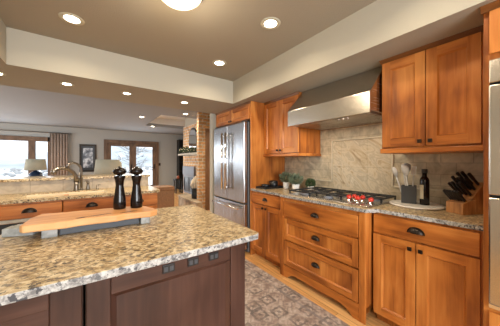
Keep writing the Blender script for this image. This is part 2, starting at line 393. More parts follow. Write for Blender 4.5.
# ------------------------------------------------------------------ mesh helpers
class MB:
    def __init__(self): self.v = []; self.f = []; self.m = []; self.s = []

    def quad(self, pts, mat=0, smooth=False):
        i = len(self.v); self.v += [tuple(p) for p in pts]; self.f.append(tuple(range(i, i + len(pts)))); self.m.append(mat); self.s.append(smooth); return self

    def box(self, x0, x1, y0, y1, z0, z1, mat=0, T=None):
        if x1 < x0: x0, x1 = x1, x0
        if y1 < y0: y0, y1 = y1, y0
        if z1 < z0: z0, z1 = z1, z0
        p = [(x0, y0, z0), (x1, y0, z0), (x1, y1, z0), (x0, y1, z0), (x0, y0, z1), (x1, y0, z1), (x1, y1, z1), (x0, y1, z1)]
        if T is not None: p = [tuple(T @ Vector(q)) for q in p]
        i = len(self.v); self.v += p
        for f in ((0, 3, 2, 1), (4, 5, 6, 7), (0, 1, 5, 4), (1, 2, 6, 5), (2, 3, 7, 6), (3, 0, 4, 7)):
            self.f.append(tuple(i + k for k in f)); self.m.append(mat); self.s.append(False)
        return self

    def prism(self, poly, axis, a0, a1, mat=0, side_mat=None, T=None, smooth=False):
        """poly (u, v) counter-clockwise seen from +axis; axis 2: (x,y), axis 1: (z,x), axis 0: (y,z)"""
        def P(u, v, a):
            q = {2: (u, v, a), 1: (v, a, u), 0: (a, u, v)}[axis]
            return tuple(T @ Vector(q)) if T is not None else q
        n = len(poly); i = len(self.v)
        self.v += [P(u, v, a0) for u, v in poly] + [P(u, v, a1) for u, v in poly]
        self.f.append(tuple(i + k for k in reversed(range(n)))); self.m.append(mat); self.s.append(False)
        self.f.append(tuple(i + n + k for k in range(n))); self.m.append(mat); self.s.append(False)
        for k in range(n):
            j = (k + 1) % n
            self.f.append((i + k, i + j, i + n + j, i + n + k)); self.m.append(mat if side_mat is None else side_mat); self.s.append(smooth)
        return self

    def lathe(self, prof, c=(0, 0, 0), seg=24, mat=0, T=None, sx=1, sy=1, smooth=True):
        i = len(self.v); n = len(prof)
        for r, z in prof:
            for k in range(seg):
                a = 2 * PI * k / seg; q = Vector((c[0] + r * sx * math.cos(a), c[1] + r * sy * math.sin(a), c[2] + z))
                self.v.append(tuple(T @ q) if T is not None else tuple(q))
        for j in range(n - 1):
            for k in range(seg):
                k2 = (k + 1) % seg
                self.f.append((i + j * seg + k, i + j * seg + k2, i + (j + 1) * seg + k2, i + (j + 1) * seg + k)); self.m.append(mat); self.s.append(smooth)
        if prof[0][0] > 1e-6: self.f.append(tuple(i + k for k in reversed(range(seg)))); self.m.append(mat); self.s.append(False)
        if prof[-1][0] > 1e-6: self.f.append(tuple(i + (n - 1) * seg + k for k in range(seg))); self.m.append(mat); self.s.append(False)
        return self

    def tube(self, pts, rad, seg=10, mat=0, T=None):
        pts = [Vector(p) for p in pts]; n = len(pts)
        rads = rad if isinstance(rad, (list, tuple)) else [rad] * n
        i = len(self.v); up = None
        for j, p in enumerate(pts):
            t = (pts[min(j + 1, n - 1)] - pts[max(j - 1, 0)]).normalized()
            if up is None: up = Vector((0, 0, 1)) if abs(t.z) < .9 else Vector((1, 0, 0))
            a = t.cross(up)
            if a.length < 1e-4: a = t.cross(Vector((0, 1, 0)))
            a.normalize(); b = a.cross(t).normalized(); up = b
            for k in range(seg):
                w = 2 * PI * k / seg; q = p + (a * math.cos(w) + b * math.sin(w)) * rads[j]
                self.v.append(tuple(T @ q) if T is not None else tuple(q))
        for j in range(n - 1):
            for k in range(seg):
                k2 = (k + 1) % seg
                self.f.append((i + j * seg + k, i + j * seg + k2, i + (j + 1) * seg + k2, i + (j + 1) * seg + k)); self.m.append(mat); self.s.append(True)
        self.f.append(tuple(i + k for k in reversed(range(seg)))); self.m.append(mat); self.s.append(False)
        self.f.append(tuple(i + (n - 1) * seg + k for k in range(seg))); self.m.append(mat); self.s.append(False)
        return self

    def build(self, name, mats, parent=None, loc=None, bevel=0, rz=0, label=None):
        me = bpy.data.meshes.new(name); me.from_pydata(self.v, [], self.f)
        if not isinstance(mats, (list, tuple)): mats = [mats]
        for q in mats: me.materials.append(M[q] if isinstance(q, str) else q)
        for p, mi, s in zip(me.polygons, self.m, self.s): p.material_index = mi; p.use_smooth = s
        import bmesh
        bm = bmesh.new(); bm.from_mesh(me); bmesh.ops.recalc_face_normals(bm, faces=bm.faces[:]); bm.to_mesh(me); bm.free()
        o = bpy.data.objects.new(name, me); col.objects.link(o)
        if parent is not None: o.parent = parent
        if loc is not None: o.location = loc
        if rz: o.rotation_euler.z = rz
        if bevel:
            bv = o.modifiers.new('edge', 'BEVEL'); bv.width = bevel; bv.segments = 2; bv.limit_method = 'ANGLE'; bv.angle_limit = R(40)
        if label: o['label'] = label
        return o


def tag(o, label, cat, group=None, kind=None):
    o['label'] = label; o['category'] = cat
    if group: o['group'] = group
    if kind: o['kind'] = kind
    return o


def thing(name, label, cat, loc=(0, 0, 0), rz=0, group=None):
    o = bpy.data.objects.new(name, None); col.objects.link(o); o.location = loc; o.rotation_euler.z = rz
    o.empty_display_size = .1
    return tag(o, label, cat, group)


def struct(name, mb, mat, bevel=0, loc=None):
    o = mb.build(name, mat, loc=loc, bevel=bevel); o['kind'] = 'structure'; return o


def dup(root, loc, label=None, rz=None):
    r = root.copy(); col.objects.link(r); r.location = loc
    if rz is not None: r.rotation_euler.z = rz
    if label: r['label'] = label
    for ch in list(root.children):
        c = ch.copy(); col.objects.link(c); c.parent = r
        for g in list(ch.children):
            d = g.copy(); col.objects.link(d); d.parent = c
    return r


# ------------------------------------------------------------------ the setting
XW = 2.43
struct('floor', MB().box(-4.6, 4.7, -2.6, 10.45, -.1, 0), 'floor')
struct('wall_right', MB().box(XW, XW + .12, -2.6, 3.67, 0, 2.55), 'wall')
struct('wall_fridge_end', MB().box(1.72, XW - .001, 3.55, 3.67, 0, 2.52), 'wall')
struct('wall_left', MB().box(-1.37, -1.25, -2.6, 3.95, 0, 2.55), 'wall')
# rear wall behind the viewpoint, with an opening for the added fill window
w = MB(); w.box(-1.25, -.95, -2.6, -2.48, 0, 2.55); w.box(1.35, XW - .001, -2.6, -2.48, 0, 2.55); w.box(-.95, 1.35, -2.6, -2.48, 0, .8); w.box(-.95, 1.35, -2.6, -2.48, 2.2, 2.55)
struct('wall_rear', w, 'wall')
struct('ceiling', MB().box(-1.25, XW - .001, -2.48, 2.76, 2.44, 2.55), 'ceil')
struct('ceiling_soffit_right', MB().box(1.66, XW - .001, -2.48, 2.76, 2.12, 2.44), ['wall', 'ceil'])
struct('ceiling_soffit_left', MB().box(-1.249, -.60, -2.48, 2.76, 2.12, 2.44), ['wall', 'ceil'])
struct('ceiling_soffit_cross', MB().box(-1.249, XW - .002, 2.76, 3.549, 2.12, 2.6), ['wall', 'ceil'])
for nm in ('ceiling_soffit_right', 'ceiling_soffit_left', 'ceiling_soffit_cross'):
    for p in bpy.data.objects[nm].data.polygons:
        if abs(p.normal.z) > .5: p.material_index = 1  # undersides take the shade-toned ceiling colour
# living room ceiling, with a raised well in front of the chimney
ZL = 2.52
c = MB(); WX0, WX1, WY0, WY1 = 1.5, 3.4, 6.2, 8.4
c.box(-4.6, WX0, 3.55, 10.45, ZL, ZL + .1); c.box(WX1, 4.7, 3.55, 10.45, ZL, ZL + .1)
c.box(WX0, WX1, 3.55, WY0, ZL, ZL + .1); c.box(WX0, WX1, WY1, 10.45, ZL, ZL + .1)
struct('ceiling_living', c, 'ceil_living')
c = MB(); c.box(WX0 - .05, WX0, WY0 - .05, WY1 + .05, ZL + .1, 2.82); c.box(WX1, WX1 + .05, WY0 - .05, WY1 + .05, ZL + .1, 2.82)
c.box(WX0, WX1, WY0 - .05, WY0, ZL + .1, 2.82); c.box(WX0, WX1, WY1, WY1 + .05, ZL + .1, 2.82); c.box(WX0 - .05, WX1 + .05, WY0 - .05, WY1 + .05, 2.82, 2.87)
struct('ceiling_well', c, 'white')
# living room walls
YF = 10.45
wx0, wx1, wz0, wz1 = -3.6, -1.18, .62, 2.06
dx0, dx1, dz1 = .44, 2.34, 2.07
w = MB(); w.box(-4.6, wx0, YF, YF + .15, 0, 2.62); w.box(wx1, dx0, YF, YF + .15, 0, 2.62); w.box(dx1, 4.7, YF, YF + .15, 0, 2.62)
w.box(wx0, wx1, YF, YF + .15, 0, wz0); w.box(wx0, wx1, YF, YF + .15, wz1, 2.62); w.box(dx0, dx1, YF, YF + .15, dz1, 2.62)
struct('wall_far', w, 'wall_living')
struct('wall_living_left', MB().box(-4.72, -4.6, 3.83, YF + .15, 0, 2.62), 'wall_living')
struct('wall_living_right', MB().box(4.7, 4.82, 3.55, YF + .15, 0, 2.62), 'wall_living')
struct('wall_living_near_left', MB().box(-4.6, -1.371, 3.83, 3.95, 0, 2.62), 'wall_living')
struct('wall_living_near_right', MB().box(XW + .121, 4.7, 3.55, 3.67, 0, 2.62), 'wall_living')
# brick chimney: a column up to the ceiling with a brick head over the brown door, the fireplace block behind it
CX0, CY0, XFP = 2.18, 5.3, 2.45
b = MB(); b.box(CX0, 2.36, CY0, CY0 + .12, 0, ZL - .001); b.box(2.36, 4.69, CY0, CY0 + .12, 2.13, ZL - .001); b.box(3.2, 4.69, CY0, CY0 + .12, 0, 2.13)
struct('wall_brick_column', b, 'brick')
struct('wall_brick_chimney', MB().box(XFP, 3.6, CY0 + .121, 7.25, 0, 2.40), 'brick')
struct('wall_above_fireplace', MB().box(XFP + .06, 3.599, CY0 + .121, 7.24, 2.401, 2.81), 'wall')
d = thing('door_2', 'brown wooden door beside the brick column', 'door', (2.36, CY0 + .06, 0)); d['kind'] = 'structure'
MB().box(.0, .07, -.04, .12, 0, 2.13).box(.77, .84, -.04, .12, 0, 2.13).box(.07, .77, -.04, .12, 2.06, 2.13).build('door_frame', 'brown', d, bevel=.004)
q = MB().box(.072, .768, .02, .06, .005, 2.058)
for (a0, a1) in ((.25, .95), (1.1, 1.95)): q.box(.17, .67, .005, .02, a0, a1)
q.build('door_panel', 'brown', d, bevel=.006)
MB().tube([(.70, .02, 1.0), (.70, -.04, 1.0)], .012).lathe([(.0, -.03), (.028, -.02), (.03, 0), (.02, .02), (0, .025)], T=Matrix.Translation((.70, -.05, 1.0)) @ Matrix.Rotation(R(90), 4, 'X')).build('door_knob', 'bronze', d)

# window 1 (far wall, picture window) -------------------------------------------------
wd = thing('window_1', 'wide picture window in brown wood frame looking out on snow', 'window', (0, YF, 0)); wd['kind'] = 'structure'
f = MB(); fw = .09
f.box(wx0, wx1, -.05, .13, wz1 - fw, wz1 + .06); f.box(wx0, wx1, -.05, .13, wz0 - .05, wz0 + fw)
f.box(wx0 - .06, wx0 + fw, -.05, .13, wz0 - .05, wz1 + .06); f.box(wx1 - fw, wx1 + .06, -.05, .13, wz0 - .05, wz1 + .06)
f.build('window_frame', 'trim_wood', wd, bevel=.004)
MB().box(-1.76, -1.59, -.045, .12, wz0 + fw, wz1 - fw).build('mullion', 'trim_wood', wd, bevel=.004)
MB().box(wx0 + fw, -1.76, .05, .056, wz0 + fw, wz1 - fw).build('pane', 'glass', wd)
MB().box(-1.59, wx1 - fw, .05, .056, wz0 + fw, wz1 - fw).build('pane', 'glass', wd)
MB().box(wx0 - .06, wx1 + .06, -.10, -.05, wz0 - .09, wz0 - .05).build('window_sill', 'trim_wood', wd, bevel=.004)
# door 1 (french doors) ---------------------------------------------------------------
fd = thing('door_1', 'pair of glazed french doors in brown wood frame', 'door', (0, YF, 0)); fd['kind'] = 'structure'
f = MB(); f.box(dx0 - .07, dx0 + .05, -.05, .13, 0, dz1 + .07); f.box(dx1 - .05, dx1 + .07, -.05, .13, 0, dz1 + .07); f.box(dx0 + .05, dx1 - .05, -.05, .13, dz1 - .05, dz1 + .07)
f.build('door_frame', 'trim_wood', fd, bevel=.004)
mid = (dx0 + dx1) / 2
for (a, bb, hx) in ((dx0 + .052, mid - .002, mid - .05), (mid + .002, dx1 - .052, dx1 - .10)):
    s = .125; q = MB(); q.box(a, a + s, .0, .045, .01, dz1 - .052); q.box(bb - s, bb, 0, .045, .01, dz1 - .052)
    q.box(a + s, bb - s, 0, .045, .01, .24); q.box(a + s, bb - s, 0, .045, dz1 - .18, dz1 - .052)
    leaf = q.build('door_panel', 'trim_wood', fd, bevel=.004)
    MB().box(a + s, bb - s, .02, .026, .24, dz1 - .18).build('pane', 'glass', leaf)
    MB().box(hx - .025, hx + .025, -.012, 0, .95, 1.15).tube([(hx, -.01, 1.0), (hx, -.05, 1.0), (hx - .10, -.05, 1.0)], .010).build('door_handle', 'bronze', leaf)
# unseen rear kitchen window, added as a source for the fill light
rw = thing('added_fill_window', 'unseen white-framed kitchen window added behind the viewpoint for fill light', 'window', (0, -2.6, 0)); rw['kind'] = 'structure'
MB().box(-.95, -.89, .02, .1, .8, 2.2).box(1.29, 1.35, .02, .1, .8, 2.2).box(-.89, 1.29, .02, .1, .8, .86).box(-.89, 1.29, .02, .1, 2.14, 2.2).box(.17, .23, .02, .1, .86, 2.14).build('window_frame', 'white', rw)  # frame of the added fill window
MB().box(-.89, .17, .05, .055, .86, 2.14).box(.23, 1.29, .05, .055, .86, 2.14).build('pane', 'glass', rw)  # panes of the added fill window
# outside
g = MB(); random.seed(3)
g.box(-80, 80, YF + .3, 70, -.6, -.45)
struct('ground_snow', g, 'snow')
hm = MB(); xs = [-160 + 8 * k for k in range(41)]
top = [6.0 + 1.5 * math.sin(x * .045) + 1.2 * math.sin(x * .12 + 1) for x in xs]
for k in range(40):
    hm.quad([(xs[k], 70, -.6), (xs[k + 1], 70, -.6), (xs[k + 1], 110, top[k + 1]), (xs[k], 110, top[k])], smooth=True)
    hm.quad([(xs[k], 110, top[k]), (xs[k + 1], 110, top[k + 1]), (xs[k + 1], 150, -.6), (xs[k], 150, -.6)], smooth=True)
struct('hills', hm, 'dark_hill')
sc = MB(); random.seed(11)
for k in range(260):
    x = random.uniform(-26, 16); y = random.uniform(34, 66); r = random.uniform(.10, .34)
    for j in range(3):
        sc.lathe([(r * .1, -.47), (r * .9, -.47 + r * .5), (r * .7, -.47 + r), (0, -.47 + r * 1.25)], (x + random.uniform(-r, r), y, 0), 7, sy=.8)
o = sc.build('scrub', 'pale_scrub'); tag(o, 'dark scattered scrub bushes on the snowy field outside', 'scrub', kind='stuff')
# a bare tree outside the french doors
for i, (tx, ty, lb) in enumerate(((2.3, 17.5, 'bare snowy tree outside the left french door pane'), (5.2, 19.5, 'bare snowy tree outside the right french door pane'))):
    tr = thing('bare_tree', lb, 'tree', (tx, ty, -.45), group='bare trees beyond the french doors')
    t = MB(); t.tube([(0, 0, 0), (.05, 0, 1.2), (0, .1, 2.6)], [.11, .09, .05], 8); t.build('trunk', 'pale_scrub', tr)
    t = MB(); random.seed(21 + i)
    for k in range(46):
        z0 = random.uniform(.9, 2.5); a = random.uniform(0, 2 * PI); L = random.uniform(.5, 1.3)
        e = (L * math.cos(a), L * math.sin(a), z0 + random.uniform(.1, .8))
        t.tube([(0, 0, z0), (e[0] * .5, e[1] * .5, z0 + .25), e], [.03, .02, .008], 5)
        for q in range(3):
            a2 = a + random.uniform(-1, 1); t.tube([(e[0] * .6, e[1] * .6, z0 + .25), (e[0] * .6 + .45 * math.cos(a2), e[1] * .6 + .45 * math.sin(a2), z0 + random.uniform(.1, .7))], [.016, .006], 4)
    t.build('branches', 'pale_scrub', tr)

# ------------------------------------------------------------------ cabinet helpers (local: x to the right, y into the wall, z up; front plane y = 0)
def shaker(name, parent, x0, x1, z0, z1, st=.058, th=.02, mv='oak_v', mh='oak_h', label=None, y=0.0):
    m = MB(); yf = y - th; yp = y - th + .014; i = .010
    a0, a1, b0, b1 = x0 + st, x1 - st, z0 + st, z1 - st
    m.quad([(x0, yf, z0), (a0, yf, z0), (a0, yf, z1), (x0, yf, z1)]); m.quad([(a1, yf, z0), (x1, yf, z0), (x1, yf, z1), (a1, yf, z1)])
    m.quad([(a0, yf, z0), (a1, yf, z0), (a1, yf, b0), (a0, yf, b0)], 1); m.quad([(a0, yf, b1), (a1, yf, b1), (a1, yf, z1), (a0, yf, z1)], 1)
    m.quad([(a0, yf, b0), (a1, yf, b0), (a1 - i, yp, b0 + i), (a0 + i, yp, b0 + i)], 1); m.quad([(a1, yf, b1), (a0, yf, b1), (a0 + i, yp, b1 - i), (a1 - i, yp, b1 - i)], 1)
    m.quad([(a0, yf, b1), (a0, yf, b0), (a0 + i, yp, b0 + i), (a0 + i, yp, b1 - i)]); m.quad([(a1, yf, b0), (a1, yf, b1), (a1 - i, yp, b1 - i), (a1 - i, yp, b0 + i)])
    m.quad([(a0 + i, yp, b0 + i), (a1 - i, yp, b0 + i), (a1 - i, yp, b1 - i), (a0 + i, yp, b1 - i)])
    e = .0005
    m.quad([(x0, yf, z0), (x0, yf, z1), (x0, y - e, z1), (x0, y - e, z0)]); m.quad([(x1, yf, z1), (x1, yf, z0), (x1, y - e, z0), (x1, y - e, z1)])
    m.quad([(x0, yf, z1), (x1, yf, z1), (x1, y - e, z1), (x0, y - e, z1)], 1); m.quad([(x1, yf, z0), (x0, yf, z0), (x0, y - e, z0), (x1, y - e, z0)], 1)
    m.quad([(x0, y - e, z0), (x0, y - e, z1), (x1, y - e, z1), (x1, y - e, z0)])
    o = m.build(name, [mv, mh], parent, label=label)
    return o


def slab_front(name, parent, x0, x1, z0, z1, th=.02, mat='oak_h'):
    return MB().box(x0, x1, -th, -.0005, z0, z1).build(name, mat, parent, bevel=.004)


def cup_pull(parent, x, z, y=-.02, r=.043):
    m = MB(); seg = 12; rows = 6
    # half-dome cup: open downwards
    for j in range(rows):
        t0 = (PI / 2) * j / rows; t1 = (PI / 2) * (j + 1) / rows
        for k in range(seg):
            a0 = PI * k / seg; a1 = PI * (k + 1) / seg
            def P(t, a): return (x + r * math.cos(a) * math.cos(t), y - .026 * math.sin(t), z - .014 + r * .78 * math.sin(a) * math.cos(t))
            m.quad([P(t0, a0), P(t0, a1), P(t1, a1), P(t1, a0)], smooth=True)
    m.box(x - r - .006, x + r + .006, y - .003, y, z - .018, z - .012)
    seg2 = [(x + (r + .006) * math.cos(PI * k / 10), z - .014 + (r * .78 + .006) * math.sin(PI * k / 10)) for k in range(11)]
    m.prism([(b, a) for a, b in seg2][::-1], 1, y - .003, y)
    return m.build('cup_pull', 'bronze', parent)


def sq_knob(parent, x, z, y=-.02, s=.013):
    return MB().box(x - .005, x + .005, y - .014, y, z - .005, z + .005).box(x - s, x + s, y - .026, y - .014, z - s, z + s).build('knob', 'bronze', parent, bevel=.003)


def carcass(parent, x0, x1, depth, z0, z1, toe=True, mv='oak_v', name='cabinet_body', toe_in=.07):
    m = MB()
    if toe:
        m.box(x0, x1, 0, depth, z0 + .085, z1); m.box(x0 + .001, x1 - .001, toe_in, depth, z0, z0 + .085)
    else: m.box(x0, x1, 0, depth, z0, z1)
    return m.build(name, mv, parent, bevel=.002)


RZ = R(-90)
# ------------------------------------------------------------------ right run: base cabinets
XL, XB, XR = 1.795, 1.765, 1.855
# left base cabinet
t = thing('base_cabinet', 'narrow honey wood base cabinet beside the fridge with one drawer over two doors', 'cabinet', (XL, 2.475, 0), RZ)
W = .605
carcass(t, 0, W, XW - XL - .004, 0, .883, toe_in=.06)
d = slab_front('drawer', t, .012, W - .012, .735, .862); cup_pull(d, .30, .80)
d = shaker('door', t, .012, W / 2 - .002, .10, .722); sq_knob(d, W / 2 - .032, .69)
d = shaker('door', t, W / 2 + .002, W - .012, .10, .722); sq_knob(d, W / 2 + .032, .69)
# drawer stack
t = thing('drawer_cabinet', 'honey wood drawer cabinet standing forward under the cooktop, with three wide drawers', 'cabinet', (XB, 1.865, 0), RZ)
W = .968; st = .052
m = MB(); m.box(0, W, .0, XW - XB - .004, .125, .883); m.box(.06, W - .06, .09, .6, 0, .125)
m.build('cabinet_body', 'oak_v', t, bevel=.002)
for a in (0, W - st): MB().box(a, a + st, -.018, -.0005, 0, .883).build('corner_post', 'oak_v', t, bevel=.004)
pts = [(0, st), (0, st + .05), (.022, st + .075), (.05, st + .12), (.062, st + .17), (.062, W - st - .17), (.05, W - st - .12), (.022, W - st - .075), (0, W - st - .05), (0, W - st), (.135, W - st), (.135, st)]
MB().prism(pts[::-1], 1, -.016, -.0005).build('base_rail', 'oak_h', t, bevel=.003)
d = slab_front('drawer', t, st + .006, W - st - .006, .672, .845); cup_pull(d, W / 2, .765)
d = shaker('drawer', t, st + .006, W - st - .006, .425, .655, .05); cup_pull(d, W / 2, .545, -.009)
d = shaker('drawer', t, st + .006, W - st - .006, .145, .408, .05); cup_pull(d, W / 2, .285, -.009)
# right base
t = thing('base_cabinet', 'honey wood base cabinet under the knife block with one wide drawer over two doors', 'cabinet', (XR, .885, 0), RZ)
W = .628
carcass(t, 0, W, XW - XR - .004, 0, .883, toe_in=.05)
d = slab_front('drawer', t, .008, W - .02, .728, .868); cup_pull(d, W / 2 - .02, .80, r=.047)
d = shaker('door', t, .008, .291, .085, .715, .06); sq_knob(d, .262, .672)
d = shaker('door', t, .297, W - .02, .085, .715, .06); sq_knob(d, .326, .672)

# counter
Z0, Z1 = .884, .914
poly = [(XL - .025, 2.478), (XL - .025, 1.90), (1.735, 1.855), (1.735, .885), (1.825, .835), (1.835, .262), (XW - .012, .262), (XW - .012, 2.478)]
o = MB().prism(poly[::1], 2, Z0, Z1, 0, 1).build('granite_countertop', ['granite', 'granite_edge'], bevel=.004)
tag(o, 'speckled gold granite worktop along the right wall, holding the cooktop', 'countertop')

# backsplash ---------------------------------------------------------------------------
bs = MB(); bs.box(XW - .010, XW - .0005, .262, 2.478, Z1 + .0005, 2.119)
struct('wall_backsplash_tile', bs, 'tile')
bs = MB(); bs.box(XW - .0125, XW - .0105, .985, 1.635, Z1 + .0005, 1.53)
struct('wall_backsplash_slab', bs, 'slab')
tr = MB(); x0, x1 = XW - .024, XW - .0105; k = .009
tr.box(x0, x1, 1.65 - k, 1.65 + k, 1.04, 1.545); tr.box(x0, x1, .97 - k, .97 + k, 1.04, 1.545); tr.box(x0, x1, .97 - k, 1.65 + k, 1.531, 1.545)
tr.box(x0, x1, 1.65 + k, 2.478, 1.031, 1.049); tr.box(x0, x1, .262, .97 - k, 1.033, 1.047)
struct('trim_1', tr, 'liner', bevel=.003)

# ------------------------------------------------------------------ upper cabinets
def crown(parent, x0, x1, depth, z0, z1, out=.035, ends=(True, True)):
    prof = [(z0, 0), (z0, -.008), (z0 + .008, -.012), (z1 - .006, -out + .004), (z1 - .002, -out), (z1, -out), (z1, 0)]
    m = MB()
    pr = [(z, y) for z, y in prof]
    a = x0 - (.008 if ends[0] else 0); bb = x1 + (.008 if ends[1] else 0)
    n = len(pr)
    m.prism([(y, z) for z, y in pr], 0, a, bb, smooth=False)
    if ends[0]: m.box(x0 - .008, x0 - .0005, 0, depth, z0 + .012, z1)
    if ends[1]: m.box(x1 + .0005, x1 + .008, 0, depth, z0 + .012, z1)
    return m.build('crown_molding', 'oak_dark', parent, bevel=.002, label='darker brown crown molding')


XU = 2.02
t = thing('upper_cabinet', 'honey wood wall cabinet left of the range hood with two narrow doors', 'cabinet', (XU, 2.476, 0), RZ)
W = .656
carcass(t, 0, W, XW - XU - .013, 1.385, 2.118, toe=False)
d = shaker('door', t, .008, W / 2 - .002, 1.395, 2.085); sq_knob(d, W / 2 - .03, 1.43)
d = shaker('door', t, W / 2 + .002, W - .008, 1.395, 2.085); sq_knob(d, W / 2 + .03, 1.43)
MB().box(0, W + .012, -.03, XW - XU - .013, 1.35, 1.3845).build('light_rail', 'oak_h', t, bevel=.006)
crown(t, 0, W, XW - XU - .013, 2.088, 2.1195, .022, (False, False))

XU2 = 1.975
t = thing('upper_cabinet', 'honey wood wall cabinet above the knife block with two wide doors', 'cabinet', (XU2, .874, 0), RZ)
W = .596
carcass(t, 0, W, XW - XU2 - .013, 1.39, 2.118, toe=False)
d = shaker('door', t, .010, .300, 1.402, 2.088, .062); sq_knob(d, .272, 1.435)
d = shaker('door', t, .306, W - .012, 1.402, 2.088, .062); sq_knob(d, .334, 1.435)
MB().box(-.004, W, -.028, XW - XU2 - .013, 1.352, 1.3895).build('light_rail', 'oak_h', t, bevel=.006)
crown(t, 0, W, XW - XU2 - .013, 2.090, 2.1195, .035, (True, False))

# fridge surround
XF = 1.79
t = thing('fridge_surround', 'honey wood cabinet over the fridge with tall side panel reaching the floor', 'cabinet', (XF, 3.52, 0), RZ)
W = 1.02
MB().box(0, W, .0, XW - XF - .003, 1.872, 2.118).build('cabinet_body', 'oak_v', t, bevel=.002)
MB().box(W + .0005, W + .022, -.012, XW - XF - .003, 0, 2.118).build('side_panel', 'oak_v', t, bevel=.002)
MB().box(-.022, -.0005, 0, XW - XF - .003, 0, 2.118).build('side_panel', 'oak_v', t, bevel=.002)
d = shaker('door', t, .01, W / 2 - .002, 1.88, 2.085, .05); sq_knob(d, W / 2 - .03, 1.905)
d = shaker('door', t, W / 2 + .002, W - .008, 1.88, 2.085, .05); sq_knob(d, W / 2 + .03, 1.905)
crown(t, -.02, W + .02, .5, 2.090, 2.1195, .025, (False, False))

# tall oven cabinet
XT = 1.74; YT = .25
t = thing('oven_cabinet', 'tall honey wood cabinet at the right edge housing the steel double oven', 'cabinet', (XT, YT, 0), RZ)
W = .80; D = XW - XT - .003
m = MB(); m.box(0, .022, 0, D, 0, 2.118); m.box(W - .022, W, 0, D, 0, 2.118); m.box(.022, W - .022, 0, D, 1.825, 2.118); m.box(.022, W - .022, 0, D, .08, .515); m.box(.022, W - .022, D - .02, D, .515, 1.825)
m.build('cabinet_body', 'oak_v', t, bevel=.002)
d = shaker('door', t, .025, W / 2 - .002, 1.86, 2.085); sq_knob(d, W / 2 - .03, 1.89)
d = shaker('door', t, W / 2 + .002, W - .025, 1.86, 2.085); sq_knob(d, W / 2 + .03, 1.89)
d = shaker('drawer', t, .025, W - .025, .12, .49, .06); cup_pull(d, W / 2, .31, -.009)
crown(t, 0, W, .2, 2.090, 2.1195, .04, (True, True))
# double oven
t = thing('double_oven', 'stainless steel double wall oven at the right edge', 'oven', (XT, YT - .024, 0), RZ)
W = .752
MB().box(0, W, .0, .55, .517, 1.823).build('oven_body', 'black', t)
MB().box(0, W, -.032, -.0005, 1.70, 1.823).build('control_panel', 'steel_oven', t, bevel=.006)
for (a, bb) in ((1.112, 1.688), (.540, 1.10)):
    d = MB().box(0, W, -.045, -.0005, a, bb).build('oven_door', 'steel_oven', t, bevel=.008)
    MB().box(.14, W - .14, -.047, -.0455, a + .12, bb - .16).build('oven_window', 'screen', d)
    MB().tube([(.10, -.045, bb - .06), (.10, -.09, bb - .06)], .010).tube([(W - .05, -.045, bb - .06), (W - .05, -.09, bb - .06)], .010).tube([(.085, -.095, bb - .06), (W - .035, -.095, bb - .06)], .013).build('oven_handle', 'chrome', d)
MB().box(0, W, -.03, -.0005, .517, .536).build('vent_trim', 'chrome', t)

# ------------------------------------------------------------------ range hood
t = thing('range_hood', 'wide sloped stainless steel range hood over the cooktop', 'range hood', (1.80, 1.80, 0), RZ)
W = .915; D = XW - 1.80 - .013
prof = [(0, 1.677), (0, 1.848), (.255, 2.1185), (D, 2.1185), (D, 1.677), (D - .02, 1.677), (D - .02, 1.70), (.02, 1.70), (.02, 1.677)]
MB().prism(prof[::-1], 0, 0, W).build('canopy', 'steel_hood', t, bevel=.004)
for k in range(3):
    a = .03 + k * .288; q = MB().box(a, a + .275, .04, D - .04, 1.684, 1.6995)
    for j in range(9): q.box(a + .01 + j * .029, a + .025 + j * .029, .05, D - .05, 1.679, 1.684)
    q.build('baffle_filter', 'steel', t)
for k in range(3): MB().lathe([(.012, 0), (.011, .016), (.0, .018)], T=Matrix.Translation((.60 + k * .045, .06, 1.6835)) @ Matrix.Rotation(PI, 4, 'X'), seg=14).build('control_knob', 'chrome', t)

for hy in (1.60, 1.09):
    d = bpy.data.lights.new('hood_bulb', 'AREA'); d.shape = 'DISK'; d.size = .07; d.energy = 1.6; d.color = (1, .88, .7)
    o = bpy.data.objects.new('hood_bulb', d); col.objects.link(o); o.location = (2.10, hy, 1.670)
# ------------------------------------------------------------------ refrigerator
t = thing('refrigerator', 'tall stainless french door refrigerator with bottom freezer drawer', 'refrigerator', (1.70, 3.468, 0), RZ)
W = .93
MB().box(.004, W - .004, .075, XW - 1.70 - .02, .012, 1.835).box(.04, W - .04, .12, .6, 0, .012).build('fridge_body', 'fridge_side', t, bevel=.004)
for (a, bb, hx) in ((.002, W / 2 - .002, W / 2 - .055), (W / 2 + .002, W - .002, W / 2 + .055)):
    d = MB().box(a, bb, .0, .07, .70, 1.84).build('door', 'steel_fridge', t, bevel=.014)
    MB().tube([(hx, -.062, .86), (hx, -.062, 1.72)], .017, 12).tube([(hx, 0, .90), (hx, -.062, .90)], .010).tube([(hx, 0, 1.68), (hx, -.062, 1.68)], .010).build('door_handle', 'chrome', d)
d = MB().box(.002, W - .002, 0, .07, .06, .69).build('freezer_drawer', 'steel_fridge', t, bevel=.014)
MB().tube([(.06, -.062, .625), (W - .06, -.062, .625)], .0125, 12).tube([(.10, 0, .625), (.10, -.062, .625)], .010).tube([(W - .10, 0, .625), (W - .10, -.062, .625)], .010).build('drawer_handle', 'chrome', d)
for a in (.02, W - .10): MB().box(a, a + .08, .02, .14, 1.8405, 1.856).build('hinge_cover', 'charcoal', t, bevel=.004)
MB().box(.02, W - .02, .06, .10, .015, .055).build('toe_grille', 'charcoal', t)

